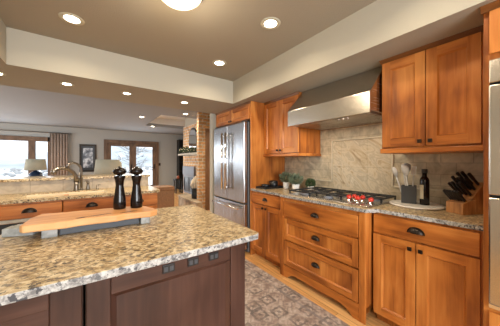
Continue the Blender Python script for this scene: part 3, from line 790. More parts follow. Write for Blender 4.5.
# ------------------------------------------------------------------ island
YI = 1.0
t = thing('island_cabinet', 'dark espresso wood island end with wide recessed panel and three black outlets', 'island', (0, YI, 0))
x0, x1 = -.0225, .678; xp0, xp1 = .058, .588
MB().box(x0 + .002, x1 - .002, .03, .80, .0, .883).build('cabinet_body', 'dark_v', t)
MB().box(x0 + .004, xp0, 0, .0295, 0, .883).build('stile', 'dark_v', t, bevel=.003)
MB().box(xp1, x1, 0, .0295, 0, .883).build('stile', 'dark_v', t, bevel=.003)
MB().box(xp0 + .001, xp1 - .001, .006, .0295, .775, .883).build('rail', 'dark_h', t, bevel=.002)
MB().box(xp0 + .001, xp1 - .001, .006, .0295, 0, .12).build('rail', 'dark_h', t, bevel=.002)
m = MB(); i = .02
a0, a1, b0, b1 = xp0 + .001, xp1 - .001, .1205, .7745; yp = .024; yf = .008
m.quad([(a0, yf, b0), (a1, yf, b0), (a1 - i, yp, b0 + i), (a0 + i, yp, b0 + i)]); m.quad([(a1, yf, b1), (a0, yf, b1), (a0 + i, yp, b1 - i), (a1 - i, yp, b1 - i)])
m.quad([(a0, yf, b1), (a0, yf, b0), (a0 + i, yp, b0 + i), (a0 + i, yp, b1 - i)]); m.quad([(a1, yf, b0), (a1, yf, b1), (a1 - i, yp, b1 - i), (a1 - i, yp, b0 + i)])
m.quad([(a0 + i, yp, b0 + i), (a1 - i, yp, b0 + i), (a1 - i, yp, b1 - i), (a0 + i, yp, b1 - i)])
m.build('panel', 'dark_v', t)
for ox in (.274, .386, .492):
    o = MB().box(ox - .026, ox + .026, -.001, .0055, .800, .836).build('outlet', 'black', t, bevel=.002)
    q = MB()
    for s in (-.012, .012): q.box(ox + s - .008, ox + s + .008, -.003, -.0012, .808, .828)
    q.build('socket', 'charcoal', o)
MB().lathe([(.004, 0), (.004, .003), (0, .0035)], T=Matrix.Translation((xp0 + .02, .0055, .845)) @ Matrix.Rotation(R(90), 4, 'X'), seg=10).build('screw_cap', 'plastic_white', t)
t = thing('island_cabinet', 'dark espresso wood island cabinet at the lower left corner with framed front', 'island', (-.026, YI, 0))
xa, xb = -.325, 0
MB().box(xa, xb - .002, .03, .80, 0, .883).build('cabinet_body', 'dark_v', t)
MB().box(-.092, xb - .004, 0, .0295, 0, .883).build('stile', 'dark_v', t, bevel=.003)
MB().box(xa, -.27, 0, .0295, 0, .883).build('stile', 'dark_v', t, bevel=.003)
MB().box(-.269, -.093, .004, .0295, .787, .883).build('rail', 'dark_h', t, bevel=.003)
MB().box(-.269, -.093, .016, .0295, 0, .786).build('panel', 'dark_h', t, bevel=.003)
# island top
poly = [(-.375, .90), (-.209, .907), (.47, .905), (.70, .912), (.716, .93), (.716, 1.835), (.69, 1.855), (-.36, 1.875), (-.385, 1.84)]
o = MB().prism(poly, 2, Z0, Z1, 0, 1).build('island_countertop', ['granite', 'granite_edge'], bevel=.004)
tag(o, 'speckled gold granite island top with pale grey edge, under the cutting board', 'countertop')

# ------------------------------------------------------------------ sink peninsula
YS = 3.05
units = ((-1.245, -.755, 'honey wood sink run cabinet at the far left end of the peninsula'), (-.75, -.255, 'honey wood sink run cabinet left of the seam below the sink'),
         (-.25, .245, 'honey wood sink run cabinet behind the black mills'), (.25, .69, 'honey wood sink run cabinet at the right end of the peninsula'))
for (a, bb, lb) in units:
    t = thing('sink_cabinet', lb, 'cabinet', (a, YS, 0)); W = bb - a
    m = MB(); m.box(0, W, 0, .60, .085, .66); m.box(.001, W - .001, .07, .6, 0, .085); m.box(0, .018, 0, .6, .66, .883); m.box(W - .018, W, 0, .6, .66, .883); m.box(.018, W - .018, 0, .02, .66, .883)
    m.build('cabinet_body', 'oak_v', t, bevel=.002)
    d = slab_front('drawer', t, .002, W - .002, .735, .865); cup_pull(d, W / 2, .80, r=.05)
    if a == -.75:
        MB().box(.002, W - .002, -.018, -.0005, .695, .728).build('rail', 'mantel', t, bevel=.003, label='pale strip')  # pale strip below the drawer front
        MB().box(.004, W - .004, -.016, -.0005, .10, .69).build('door', 'black_matte', t, bevel=.004, label='dark lower front')  # plain near-black front panel in place of the two doors
        continue
    d = shaker('door', t, .004, W / 2 - .002, .10, .72, .05); sq_knob(d, W / 2 - .03, .68)
    d = shaker('door', t, W / 2 + .002, W - .004, .10, .72, .05); sq_knob(d, W / 2 + .03, .68)
# counter with sink opening
sx0, sx1, sy0, sy1 = -.62, .15, 3.13, 3.50
m = MB(); ya, yb = YS - .03, 3.655
m.box(-1.245, sx0, ya, yb, Z0, Z1); m.box(sx1, .66, ya, yb, Z0, Z1); m.box(sx0, sx1, ya, sy0, Z0, Z1); m.box(sx0, sx1, sy1, yb, Z0, Z1)
m.prism([(.66, ya), (.70, ya + .012), (.725, ya + .05), (.725, yb), (.66, yb)], 2, Z0, Z1)
o = m.build('sink_countertop', 'granite'); tag(o, 'speckled granite worktop around the cream sink behind the island', 'countertop')
t = MB(); e = .001
t.box(sx0 + e, sx0 + .015, sy0 + e, sy1 - e, .69, .905); t.box(sx1 - .015, sx1 - e, sy0 + e, sy1 - e, .69, .905)
t.box(sx0 + .015, sx1 - .015, sy0 + e, sy0 + .015, .69, .905); t.box(sx0 + .015, sx1 - .015, sy1 - .015, sy1 - e, .69, .905); t.box(sx0 + .015, sx1 - .015, sy0 + .015, sy1 - .015, .69, .70)
s = thing('sink', 'cream kitchen sink set into the peninsula worktop', 'sink'); t.build('basin', 'cream', s, bevel=.004)
MB().lathe([(.04, .7005), (.04, .704), (.02, .703), (0, .703)], (-.235, 3.31, 0)).build('drain', 'nickel', s)
# raised bar
struct('wall_bar', MB().box(-1.249, .70, 3.668, 3.93, 0, 1.049), 'wall_living')
struct('wall_bar_tile', MB().box(-1.249, .70, 3.658, 3.6675, Z1 + .0005, 1.049), 'tile_bar')
o = MB().prism([(-1.245, 3.63), (.69, 3.63), (.73, 3.66), (.735, 4.12), (.69, 4.17), (-1.245, 4.17)], 2, 1.05, 1.082).build('bar_countertop', 'granite', bevel=.004)
tag(o, 'raised granite breakfast bar top behind the sink faucet', 'countertop')
# faucet
def arc(cx, cy, cz, r, a0, a1, n, dx, dy):
    return [(cx + dx * r * math.cos(a0 + (a1 - a0) * k / n), cy + dy * r * math.cos(a0 + (a1 - a0) * k / n), cz + r * math.sin(a0 + (a1 - a0) * k / n)) for k in range(n + 1)]


t = thing('faucet', 'brushed nickel pull-down kitchen faucet with arched spout over the sink', 'faucet', (-.165, 3.585, Z1))
MB().lathe([(.032, 0), (.032, .008), (.026, .02), (.023, .05), (.021, .12)]).build('base', 'nickel', t)
sp = [(0, 0, .11), (-.005, -.005, .18), (-.03, -.02, .235), (-.075, -.05, .275), (-.125, -.085, .295), (-.17, -.115, .285), (-.20, -.135, .255), (-.21, -.142, .225)]
MB().tube(sp, [.026, .024, .022, .021, .021, .023, .026, .026], 12).build('spout', 'nickel', t)
MB().tube([(.012, 0, .10), (.03, 0, .16), (.03, -.01, .22)], [.012, .009, .007], 8).build('lever', 'nickel', t)
t = thing('water_tap', 'thin gooseneck water tap just right of the main faucet', 'faucet', (-.115, 3.60, Z1))
MB().lathe([(.02, 0), (.018, .01), (.012, .03)]).build('base', 'nickel', t)
MB().tube([(0, 0, .02), (0, 0, .25), (-.01, -.005, .30), (-.04, -.03, .34), (-.085, -.06, .36), (-.12, -.085, .34), (-.13, -.092, .30)], .013, 10).build('spout', 'nickel', t)
t = thing('soap_dispenser', 'small nickel soap pump on the sink worktop', 'dispenser', (-.045, 3.59, Z1))
MB().lathe([(.024, 0), (.022, .02), (.013, .06), (.011, .085), (.016, .09), (.016, .105), (.008, .112)]).build('pump_body', 'nickel', t)
MB().tube([(0, 0, .105), (0, 0, .118), (-.02, -.02, .122), (-.04, -.035, .114)], .006, 8).build('nozzle', 'nickel', t)
t = thing('air_switch', 'short nickel side handle right of the soap pump', 'faucet handle', (.055, 3.59, Z1))
MB().lathe([(.02, 0), (.016, .012), (.010, .02), (.009, .055)]).build('base', 'nickel', t)
MB().tube([(0, 0, .05), (.035, -.01, .058)], [.007, .005], 8).build('lever', 'nickel', t)

# ------------------------------------------------------------------ cooktop
CT0, CT1, CXA, CXB = .89, 1.80, 1.80, 2.33
t = thing('gas_cooktop', 'stainless gas cooktop with black grates and red knobs under the hood', 'cooktop', (0, 0, Z1))
MB().box(CXA, CXB, CT0, CT1, .0005, .010).build('steel_tray', 'steel', t, bevel=.003)
burners = [(1.94, 1.66, .045), (2.20, 1.66, .04), (2.12, 1.345, .06), (2.20, 1.03, .045), (1.93, 1.36, .03)]
for (bx, by, br) in burners:
    o = MB().lathe([(br + .02, .0105), (br + .015, .018), (br, .022), (br, .026)], (bx, by, 0)).build('burner', 'silver', t)
    MB().lathe([(br * .85, .0265), (br * .85, .034), (0, .036)], (bx, by, 0)).build('burner_cap', 'black_matte', o)
gz0, gz1 = .038, .052
for (g0, g1, ga) in ((1.50, 1.79, 1.815), (1.20, 1.49, 1.90), (.90, 1.19, 2.03)):
    q = MB(); w = .007; xa, xb = ga, CXB - .01
    q.box(xa, xa + 2 * w, g0, g1, gz0, gz1); q.box(xb - 2 * w, xb, g0, g1, gz0, gz1)
    for yy in (g0, g1 - 2 * w): q.box(xa, xb, yy, yy + 2 * w, gz0, gz1)
    ym = (g0 + g1) / 2
    q.box(xa, xb, ym - w * .8, ym + w * .8, gz0, gz1)
    for f_ in (.28, .72):
        xx = xa + (xb - xa) * f_; q.box(xx - w * .8, xx + w * .8, g0, g1, gz0, gz1)
    for xx in (xa + w, xb - w):
        for yy in (g0 + w, g1 - w): q.box(xx - w, xx + w, yy - w, yy + w, .0105, gz0)
    q.build('grate', 'black_matte', t, bevel=.002)
for (kx, ky) in ((1.90, 1.122), (1.97, 1.109), (1.90, 1.042), (1.965, 1.030), (1.90, .928)):
    o = MB().lathe([(.022, .0105), (.022, .014), (.017, .016), (.0165, .040), (.0, .041)], (kx, ky, 0), 18).build('knob', 'chrome', t, label='chrome burner knob')
    MB().lathe([(.0185, .041), (.0205, .044), (.0205, .058), (.017, .063), (0, .064)], (kx, ky, 0), 18).box(kx - .018, kx + .018, ky - .004, ky + .004, .060, .070).build('knob_cap', 'red', o, label='red knob cap')

# ------------------------------------------------------------------ things on the left end of the worktop
t = thing('serving_tray', 'low black serving tray on the worktop beside the fridge panel', 'tray', (2.02, 2.365, Z1), R(90))
m = MB(); m.box(-.10, .10, -.17, .17, .0005, .012); m.box(-.10, -.09, -.17, .17, .012, .026); m.box(.09, .10, -.17, .17, .012, .026); m.box(-.09, .09, -.17, -.16, .012, .026); m.box(-.09, .09, .16, .17, .012, .026)
m.build('tray_body', 'black', t, bevel=.003)
t = thing('black_bowl', 'small black bowl on the serving tray, the lower and nearer of two', 'bowl', (1.945, 2.365, Z1 + .0125))
MB().lathe([(.035, 0), (.05, .01), (.058, .042), (.054, .042), (.046, .014), (0, .010)]).build('bowl_body', 'black', t)
t = thing('black_bowl', 'taller black lidded bowl on the serving tray next to the plants', 'bowl', (2.085, 2.36, Z1 + .0125))
MB().lathe([(.045, 0), (.058, .015), (.062, .075), (.058, .075), (.05, .02), (0, .012)]).build('bowl_body', 'black', t)
MB().lathe([(.062, .0755), (.056, .084), (.02, .09), (0, .09)]).build('lid', 'black', t)


def leaf_blob(n, rx, rz, zc, ln, wd, up, seed):
    random.seed(seed); m = MB()
    for k in range(n):
        a = random.uniform(0, 2 * PI); v = random.uniform(-1, 1); rr = random.uniform(.25, 1) ** .6
        s = math.sqrt(1 - v * v)
        p = Vector((rx * rr * s * math.cos(a), rx * rr * s * math.sin(a), zc + rz * rr * v))
        d = Vector((s * math.cos(a), s * math.sin(a), v + up)).normalized() + Vector((random.uniform(-.5, .5), random.uniform(-.5, .5), random.uniform(-.3, .5)))
        d.normalize(); sd = d.cross(Vector((random.uniform(-1, 1), random.uniform(-1, 1), random.uniform(-1, 1)))).normalized()
        L = ln * random.uniform(.7, 1.2)
        m.quad([p, p + d * L * .5 + sd * wd, p + d * L, p + d * L * .5 - sd * wd])
    return m


def pot(name, lb, loc, r, h, kind, seed):
    t = thing(name, lb, 'potted plant', loc)
    MB().lathe([(r * .82, 0), (r * .86, .004), (r, h - .006), (r, h), (r - .006, h), (r - .008, h - .015), (0, h - .016)], seg=24).build('pot', 'white', t)
    m = MB(); random.seed(seed)
    for k in range(14):
        a = random.uniform(0, 2 * PI); rr = random.uniform(.2, 1) * r * 1.3
        m.tube([(rr * .3 * math.cos(a), rr * .3 * math.sin(a), h - .016), (rr * math.cos(a), rr * math.sin(a), h + random.uniform(.04, .10))], [.002, .001], 4)
    m.build('stems', 'leaf_green', t)
    if kind == 'spiky': leaf_blob(620, r * 1.75, .058, h + .055, .044, .0045, .8, seed).build('foliage', 'leaf_grey', t)
    else: leaf_blob(620, r * 1.3, .05, h + .036, .024, .006, .3, seed).build('foliage', 'leaf_green', t)
    return t


pot('potted_herb', 'spiky grey-green plant in white pot, nearest the black tray', (2.17, 2.195, Z1), .046, .088, 'spiky', 31)
pot('potted_herb', 'spiky grey-green plant in white pot, middle of the three', (2.11, 1.965, Z1), .047, .082, 'spiky', 32)
pot('potted_boxwood', 'small round dark green plant in low white pot beside the cooktop', (2.27, 1.86, Z1), .042, .055, 'round', 33)

# ------------------------------------------------------------------ things on the right end of the worktop
TX, TY = 2.225, .715
o = MB().lathe([(.17, .0005), (.19, .004), (.192, .012), (.188, .016), (.178, .0165), (.172, .013), (0, .013)], (0, 0, 0), 48).build('round_tray', 'marble', loc=(TX, TY, Z1))
tag(o, 'round white marble tray under the crock and bottle', 'tray')
TZ = Z1 + .0135
t = thing('utensil_crock', 'charcoal square utensil crock on the round white tray', 'crock', (2.25, .775, TZ), R(18))
m = MB(); s = .054; h = .15; e = .006
m.box(-s, s, -s, s, 0, .008); m.box(-s, -s + e, -s, s, .008, h); m.box(s - e, s, -s, s, .008, h); m.box(-s + e, s - e, -s, -s + e, .008, h); m.box(-s + e, s - e, s - e, s, .008, h)
m.build('crock_body', 'charcoal', t, bevel=.004)
uts = [((2.225, .80), (2.175, .866, 1.235), 'spoon_white', 'spoon', 'white cooking spoon leaning far left out of the crock'),
       ((2.25, .785), (2.235, .815, 1.262), 'spoon_white', 'ladle', 'white ladle standing upright in the crock'),
       ((2.27, .79), (2.31, .815, 1.27), 'spoon_grey', 'spoon', 'grey cooking spoon at the back of the crock'),
       ((2.26, .755), (2.275, .745, 1.245), 'spoon_white', 'spatula', 'white spatula leaning right in the crock beside the bottle'),
       ((2.235, .765), (2.195, .785, 1.25), 'spoon_white', 'spoon', 'white slotted spoon at the front of the crock')]
for (bx, by), tp, mt, nm, lb in uts:
    base = Vector((bx, by, TZ + .010)); tip = Vector(tp); d = (tip - base); L = d.length
    rot = d.to_track_quat('Z', 'Y').to_matrix().to_4x4()
    t = thing(nm, lb, 'kitchen utensil', base); t.rotation_euler = rot.to_euler()
    MB().tube([(0, 0, 0), (0, 0, L - .075)], [.005, .006], 8).build('handle', mt, t)
    if nm == 'spatula': MB().box(-.026, .026, -.004, .004, L - .08, L).build('blade', mt, t, bevel=.006)
    else:
        MB().lathe([(.004, L - .09), (.024, L - .072), (.036, L - .042), (.032, L - .014), (.014, L), (0, L + .002)], seg=16, sx=1, sy=.45).build('bowl', mt, t)
t = thing('oil_bottle', 'tall black oil bottle with label on the round white tray', 'bottle', (2.245, .662, TZ))
MB().lathe([(.030, 0), (.033, .004), (.033, .20), (.030, .216), (.0185, .232), (.0165, .238), (.0165, .262)], seg=24).build('bottle_body', 'mill', t)
MB().lathe([(.0205, .2625), (.0205, .292), (.018, .296), (0, .296)], seg=20).build('cap', 'black', t)
m = MB()
for k in range(10):
    a0 = R(105 + 8 * k); a1 = R(113 + 8 * k); q = .0335
    m.quad([(q * math.cos(a0), q * math.sin(a0), .05), (q * math.cos(a1), q * math.sin(a1), .05), (q * math.cos(a1), q * math.sin(a1), .165), (q * math.cos(a0), q * math.sin(a0), .165)], smooth=True)
m.build('bottle_label', 'label', t)
# knife block
KB = (2.14, .50, Z1); KR = R(-27)
t = thing('knife_block', 'acacia wood knife block with sloped back and low front step', 'knife block', KB, KR)
# local: x away from the room, y along the wall
wy = .115


def pxz(poly, y0, y1, mb, mat=0): mb.prism([(z, x) for x, z in poly][::-1], 1, y0, y1, mat)


m = MB(); pxz([(0, .0005), (.10, .0005), (.10, .105), (.0, .080)], -wy, 0, m); m.build('front_step', 'acacia', t, bevel=.003)
m = MB(); pxz([(.1005, .0005), (.245, .0005), (.245, .16), (.185, .225), (.07, .107), (.1005, .107)], -wy, 0, m); m.build('block_body', 'acacia', t, bevel=.003)
def knife(lb, lx, ly, lz, ang, L, grp):
    T = Matrix.Translation(KB) @ Matrix.Rotation(KR, 4, 'Z') @ Matrix.Translation((lx, ly, lz)) @ Matrix.Rotation(ang, 4, 'Y')
    k = bpy.data.objects.new('kitchen_knife', None); col.objects.link(k); k.matrix_world = T; k.empty_display_size = .05
    tag(k, lb, 'knife', grp)
    MB().box(-.010, .010, -.0012, .0012, -.001, .0005).box(-.008, .008, -.0065, .0065, .0, .010).build('bolster', 'chrome', k)
    MB().prism([(-.008, -.0065), (.008, -.0065), (.008, .0065), (-.008, .0065)], 2, .0105, L * .5).prism([(-.010, -.007), (.010, -.007), (.010, .007), (-.010, .007)], 2, L * .5, L).build('handle', 'black', k, bevel=.003)
ords = ['first', 'second', 'third', 'fourth', 'fifth', 'sixth']
for k in range(6):
    knife('black steak knife, %s from the left in the front step of the block' % ords[k], .035, -.011 - k * .0185, .0895, R(-42), .10, 'steak knives in the front step')
for r, (lx, lz) in enumerate(((.092, .1303), (.128, .1672), (.162, .2021))):
    for k in range(4 if r < 2 else 3):
        knife('black handled kitchen knife, %s from the left in the %s row of the sloped top' % (ords[k], ['lowest', 'middle', 'highest'][r]), lx, -.018 - k * (.0265 if r < 2 else .038), lz, R(-46), .125 + .012 * ((k + r) % 2), 'kitchen knives in the sloped top')

# ------------------------------------------------------------------ cutting board and mills on the island
BX0, BX1 = -.275, .325
t = thing('cutting_board', 'thick live-edge wooden cutting board raised on grey feet on the island', 'cutting board', (0, 0, Z1))
random.seed(5)
n = 14
front = [(BX0 + (BX1 - BX0) * k / n, 1.425 + .008 * math.sin(k * 1.3) + random.uniform(-.003, .003)) for k in range(n + 1)]
back = [(BX0 + .04 + (BX1 - .05 - BX0 - .04) * k / n, 1.70 - .06 * k / n + .006 * math.sin(k * 1.7)) for k in range(n + 1)]
front[0] = (BX0 + .012, 1.435); front[-1] = (BX1 - .02, 1.43)
pl = [(BX0, 1.455)] + front + [(BX1 + .004, 1.45), (BX1 - .01, 1.52)] + back[::-1] + [(BX0 + .012, 1.62)]
MB().prism(pl, 2, .042, .078).build('board', 'board', t, bevel=.007)
crk = MB()
for (a, bb, c_) in ((-.02, .09, 1.475), (.13, .22, 1.468), (-.07, -.02, 1.46)):
    crk.prism([(a, c_), (a + .02, c_ - .006), (bb, c_ + .012), (bb - .02, c_ + .018)], 2, .0782, .0792)
crk.build('bark_crack', 'dark_v', t, label='dark bark inclusions')
for (a, bb, c0, c1) in ((-.20, -.14, 1.45, 1.52), (.235, .285, 1.445, 1.51), (.17, .22, 1.58, 1.63)):
    MB().box(a, bb, c0, c1, .0005, .0415).build('foot', 'grey_wood', t, bevel=.004, label='grey wooden foot')
MB().box(-.135, .23, 1.47, 1.57, .0005, .0415).build('shadow_block', 'charcoal', t, bevel=.003, label='dark grey block standing for the shade under the board')  # dark block put in for the shade beneath the board
T = Matrix.Translation((-.285, 1.60, 0)) @ Matrix.Rotation(R(-18), 4, 'Z')
MB().box(-.07, .055, -.035, .035, .0005, .0415, T=T).build('foot', 'grey_wood', t, bevel=.004, label='grey wooden foot')
mill_prof = [(.033, 0), (.035, .006), (.0355, .03), (.034, .06), (.0265, .11), (.022, .145), (.024, .17), (.031, .196), (.0315, .203), (.027, .206)]
head_prof = [(.014, .2065), (.016, .213), (.030, .216), (.0375, .226), (.038, .236), (.032, .247), (.016, .254), (.009, .257), (.008, .263), (0, .265)]
t = thing('pepper_mill', 'black lacquered pepper mill on the cutting board, left of the pair', 'pepper mill', (.14, 1.605, Z1 + .0785), group='pair of black mills')
MB().lathe(mill_prof, seg=32).build('mill_body', 'mill', t)
MB().lathe(head_prof, seg=32).build('mill_head', 'mill', t)
dup(t, (.232, 1.585, Z1 + .0785), 'black lacquered pepper mill on the cutting board, right of the pair')

# ------------------------------------------------------------------ rug
m = MB(); m.box(0, .91, 0, 2.62, .0005, .010)
o = m.build('runner_rug', 'rug', loc=(.725, -.15, 0), bevel=.003); tag(o, 'faded oriental runner rug between island and cabinets', 'rug')

# ------------------------------------------------------------------ ceiling lights
def lamp_in(parent, loc, energy, size=.12, spread=150, color=(1, .84, .62)):
    d = bpy.data.lights.new('bulb', 'AREA'); d.shape = 'DISK'; d.size = size; d.energy = energy; d.color = color; d.spread = R(spread)
    o = bpy.data.objects.new('bulb', d); col.objects.link(o); o.parent = parent; o.location = loc
    return o


rl = None
spots = [(-.134, 2.30, 2.44, 4.5, 'round recessed downlight in the kitchen ceiling, upper left corner of the photo'),
         (1.217, 2.331, 2.44, 4.5, 'round recessed downlight in the kitchen ceiling near the inner soffit corner'),
         (1.215, 1.414, 2.44, 4.5, 'round recessed downlight in the kitchen ceiling right of the dome light'),
         (-.735, 3.09, 2.12, 6, 'recessed downlight in the cross soffit cut by the left photo edge'),
         (-.222, 3.093, 2.12, 6, 'recessed downlight in the cross soffit, second from the left'),
         (.348, 3.10, 2.12, 6, 'recessed downlight in the cross soffit, third from the left'),
         (1.067, 3.106, 2.12, 6, 'recessed downlight in the cross soffit nearest the fridge'),
         (1.129, 6.80, ZL, 16, 'recessed downlight in the grey living room ceiling, left of the vault'),
         (1.75, 8.43, ZL, 16, 'recessed downlight in the grey living room ceiling, farthest from the kitchen'),
         (1.99, 5.70, ZL, 16, 'recessed downlight in the living room ceiling above the brick column'),
         (3.3, 4.4, ZL, 26, 'unseen downlight added to brighten the passage to the brown door, hidden behind the fridge'),  # unseen lamp added to lift the dark passage and brown door
         (1.215, .45, 2.44, 4.5, 'unseen recessed downlight added for light above the oven end, out of frame'),  # added out-of-frame lamp for more kitchen light
         (-.134, .45, 2.44, 4.5, 'unseen recessed downlight added for light above the viewpoint, out of frame')]  # likewise an added lamp, never in view
for (x, y, z, e, lb) in spots:
    if rl is None:
        rl = thing('recessed_light', lb, 'ceiling light', (x, y, z), group='recessed downlights'); r_ = rl
        MB().lathe([(.062, -.003), (.066, -.006), (.083, -.004), (.085, -.0005), (.062, -.0005)], seg=32).build('trim_ring', 'shade', rl)
        MB().lathe([(.0615, -.002), (.04, -.0045), (0, -.005)], seg=32).build('lens', 'bulb', rl)
    else:
        r_ = dup(rl, (x, y, z), lb)
        if z < 2.2: r_.scale = (.74, .74, 1)
for (x, y, z, e, lb) in spots:
    d = bpy.data.lights.new('downlight', 'AREA'); d.shape = 'DISK'; d.size = .11; d.energy = e; d.color = (1, .83, .60); d.spread = R(150)
    o = bpy.data.objects.new('downlight', d); col.objects.link(o); o.location = (x, y, z - .012)
t = thing('dome_light', 'frosted glass dome ceiling light with bronze rim at the top edge', 'ceiling light', (.47, 1.47, 2.44))
MB().lathe([(.158, -.0005), (.165, -.008), (.165, -.022), (.156, -.026)], seg=40).build('rim', 'bronze', t)
MB().lathe([(.155, -.0265), (.145, -.050), (.12, -.074), (.08, -.092), (.04, -.101), (0, -.104)], seg=40).build('glass_dome', 'dome', t)
d = bpy.data.lights.new('dome_bulb', 'POINT'); d.energy = 11; d.color = (1, .83, .60); d.shadow_soft_size = .15
o = bpy.data.objects.new('dome_bulb', d); col.objects.link(o); o.location = (.47, 1.47, 2.20)

# ------------------------------------------------------------------ living room
# curtain and rod
t = thing('curtain_rod', 'slim rod above the picture window carrying the curtain', 'curtain rod', (0, YF - .10, 0))
MB().tube([(-3.8, 0, 2.28), (-.66, 0, 2.28)], .014, 10).build('rod', 'nickel', t)
for xx in (-3.6, -1.9, -.72): MB().box(xx - .01, xx + .01, -.01, .0995, 2.27, 2.29).build('bracket', 'nickel', t)
MB().lathe([(0, -.03), (.025, -.015), (.025, .015), (0, .03)], T=Matrix.Translation((-.64, 0, 2.28)) @ Matrix.Rotation(R(90), 4, 'Y'), seg=14).build('finial', 'nickel', t)
m = MB(); N = 60; x0, x1 = -1.20, -.72
pf = [(x0 + (x1 - x0) * k / N, YF - .10 + .040 * math.sin(k * 2 * PI / 10)) for k in range(N + 1)]
for k in range(N):
    (a, b_), (c_, d_) = pf[k], pf[k + 1]
    m.quad([(a, b_, .02), (c_, d_, .02), (c_, d_, 2.262), (a, b_, 2.262)], smooth=True)
o = m.build('curtain', 'curtain'); sd = o.modifiers.new('thick', 'SOLIDIFY'); sd.thickness = .006
tag(o, 'taupe pleated curtain at the right side of the picture window', 'curtain')
# framed print
t = thing('framed_picture', 'tall dark framed landscape print between curtain and french doors', 'picture', (-.13, YF, 1.40))
m = MB(); m.box(-.26, -.20, -.03, -.001, -.52, .52); m.box(.20, .26, -.03, -.001, -.52, .52); m.box(-.20, .20, -.03, -.001, .46, .52); m.box(-.20, .20, -.03, -.001, -.52, -.46)
m.build('frame', 'bronze', t, bevel=.005)
MB().box(-.20, .20, -.012, -.001, -.46, .46).build('mat_board', 'black', t)
MB().box(-.15, .15, -.015, -.0125, -.36, .38).build('print', 'print', t)
o = MB().box(2.42, 2.50, YF - .008, YF - .0005, 1.08, 1.20).box(2.452, 2.468, YF - .016, YF - .008, 1.12, 1.16).build('light_switch', 'bronze')
tag(o, 'small dark light switch on the grey wall right of the french doors', 'light switch')


def table_lamp(lb, loc, sr, sh, zb, base_mat, hgt):
    t = thing('table_lamp', lb, 'table lamp', loc)
    MB().lathe([(.075, 0), (.08, .01), (.06, .03), (.05, .06), (.09, .18), (.105, .28), (.09, .36), (.04, .40), (.012, .42), (.012, hgt - .05)], seg=24).build('base', base_mat, t)
    MB().lathe([(sr, zb), (sr * .86, zb + sh), (sr * .84, zb + sh), (sr * .98, zb)], seg=36).build('shade', 'shade', t)
    MB().tube([(0, 0, hgt - .05), (0, 0, zb + sh - .01)], .004, 6).box(-sr * .85, sr * .85, -.003, .003, zb + sh - .02, zb + sh - .014).build('harp', 'bronze', t)


def small_table(name, lb, x, y, w, d, h, mat='brown'):
    t = thing(name, lb, 'table', (x, y, 0))
    MB().box(-w / 2, w / 2, -d / 2, d / 2, h - .035, h).build('table_top', mat, t, bevel=.004)
    for sx in (-1, 1):
        for sy in (-1, 1): MB().box(sx * (w / 2 - .03) - .02, sx * (w / 2 - .03) + .02, sy * (d / 2 - .03) - .02, sy * (d / 2 - .03) + .02, 0, h - .0355).build('leg', mat, t)
    return t


# lamps on side tables behind the bar
small_table('side_table', 'small brown side table under the dark blue lamp', -.845, 5.6, .5, .45, .70)
table_lamp('table lamp with linen drum shade and dark blue base in front of the window', (-.845, 5.6, .7005), .155, .20, .425, 'blue_glass', .63)
small_table('side_table', 'brown side table under the wide linen lamp left of the mills', .273, 5.6, .55, .5, .60)
table_lamp('table lamp with wide linen shade standing just left of the black mills', (.273, 5.6, .6005), .25, .32, .40, 'bronze', .74)
small_table('side_table', 'brown side table under the farther grey lamp by the french doors', .60, 8.0, .45, .45, .55)
table_lamp('farther table lamp partly hidden behind the wide linen lamp', (.60, 8.0, .5505), .17, .32, .40, 'bronze', .74)
# trunk
t = thing('storage_trunk', 'brown leather storage trunk standing past the end of the breakfast bar', 'trunk', (1.26, 5.6, 0))
MB().box(0, .41, 0, .42, .03, .57).build('trunk_body', 'leather', t, bevel=.012)
MB().box(-.006, .416, -.006, .426, .5705, .66).build('lid', 'leather', t, bevel=.016)
for a in (.03, .35):
    for b_ in (.03, .36): MB().box(a, a + .03, b_, b_ + .03, 0, .0295).build('foot', 'black', t)
# fireplace: hearth, insert, mantel
o = MB().prism([(2.04, 5.05), (2.17, 5.05), (2.17, 5.431), (2.449, 5.431), (2.449, 6.65), (2.2, 6.65), (2.04, 6.45)], 2, 0, .26).prism([(2.02, 5.03), (2.175, 5.03), (2.175, 5.43), (2.449, 5.431), (2.449, 6.67), (2.19, 6.67), (2.02, 6.46)], 2, .2605, .30).build('hearth', ['stone'], bevel=.006)
tag(o, 'raised flagstone hearth at the foot of the brick fireplace', 'hearth')
t = thing('fireplace_insert', 'fireplace insert with silver metal hood and dark glass doors', 'fireplace', (XFP, 6.65, 0), RZ)
MB().box(-.48, .48, -.06, -.0005, .86, 1.13).build('metal_hood', 'silver', t, bevel=.006)
MB().box(-.44, -.40, -.05, -.0005, .301, .859).box(.40, .44, -.05, -.0005, .301, .859).box(-.40, .40, -.05, -.0005, .80, .859).box(-.40, .40, -.05, -.0005, .301, .35).build('surround', 'silver', t, bevel=.004)
for (a, b_) in ((-.398, -.003), (.003, .398)):
    d = MB().box(a, a + .03, -.045, -.02, .352, .798).box(b_ - .03, b_, -.045, -.02, .352, .798).box(a + .03, b_ - .03, -.045, -.02, .77, .798).box(a + .03, b_ - .03, -.045, -.02, .352, .38).build('glass_door', 'charcoal', t)
    MB().box(a + .03, b_ - .03, -.035, -.030, .38, .77).build('pane', 'screen', d)
o = MB().box(2.20, 2.449, 5.43, 7.02, 1.455, 1.515).build('mantel_shelf', 'mantel', bevel=.008); tag(o, 'pale stone mantel shelf on the brick fireplace', 'mantel')
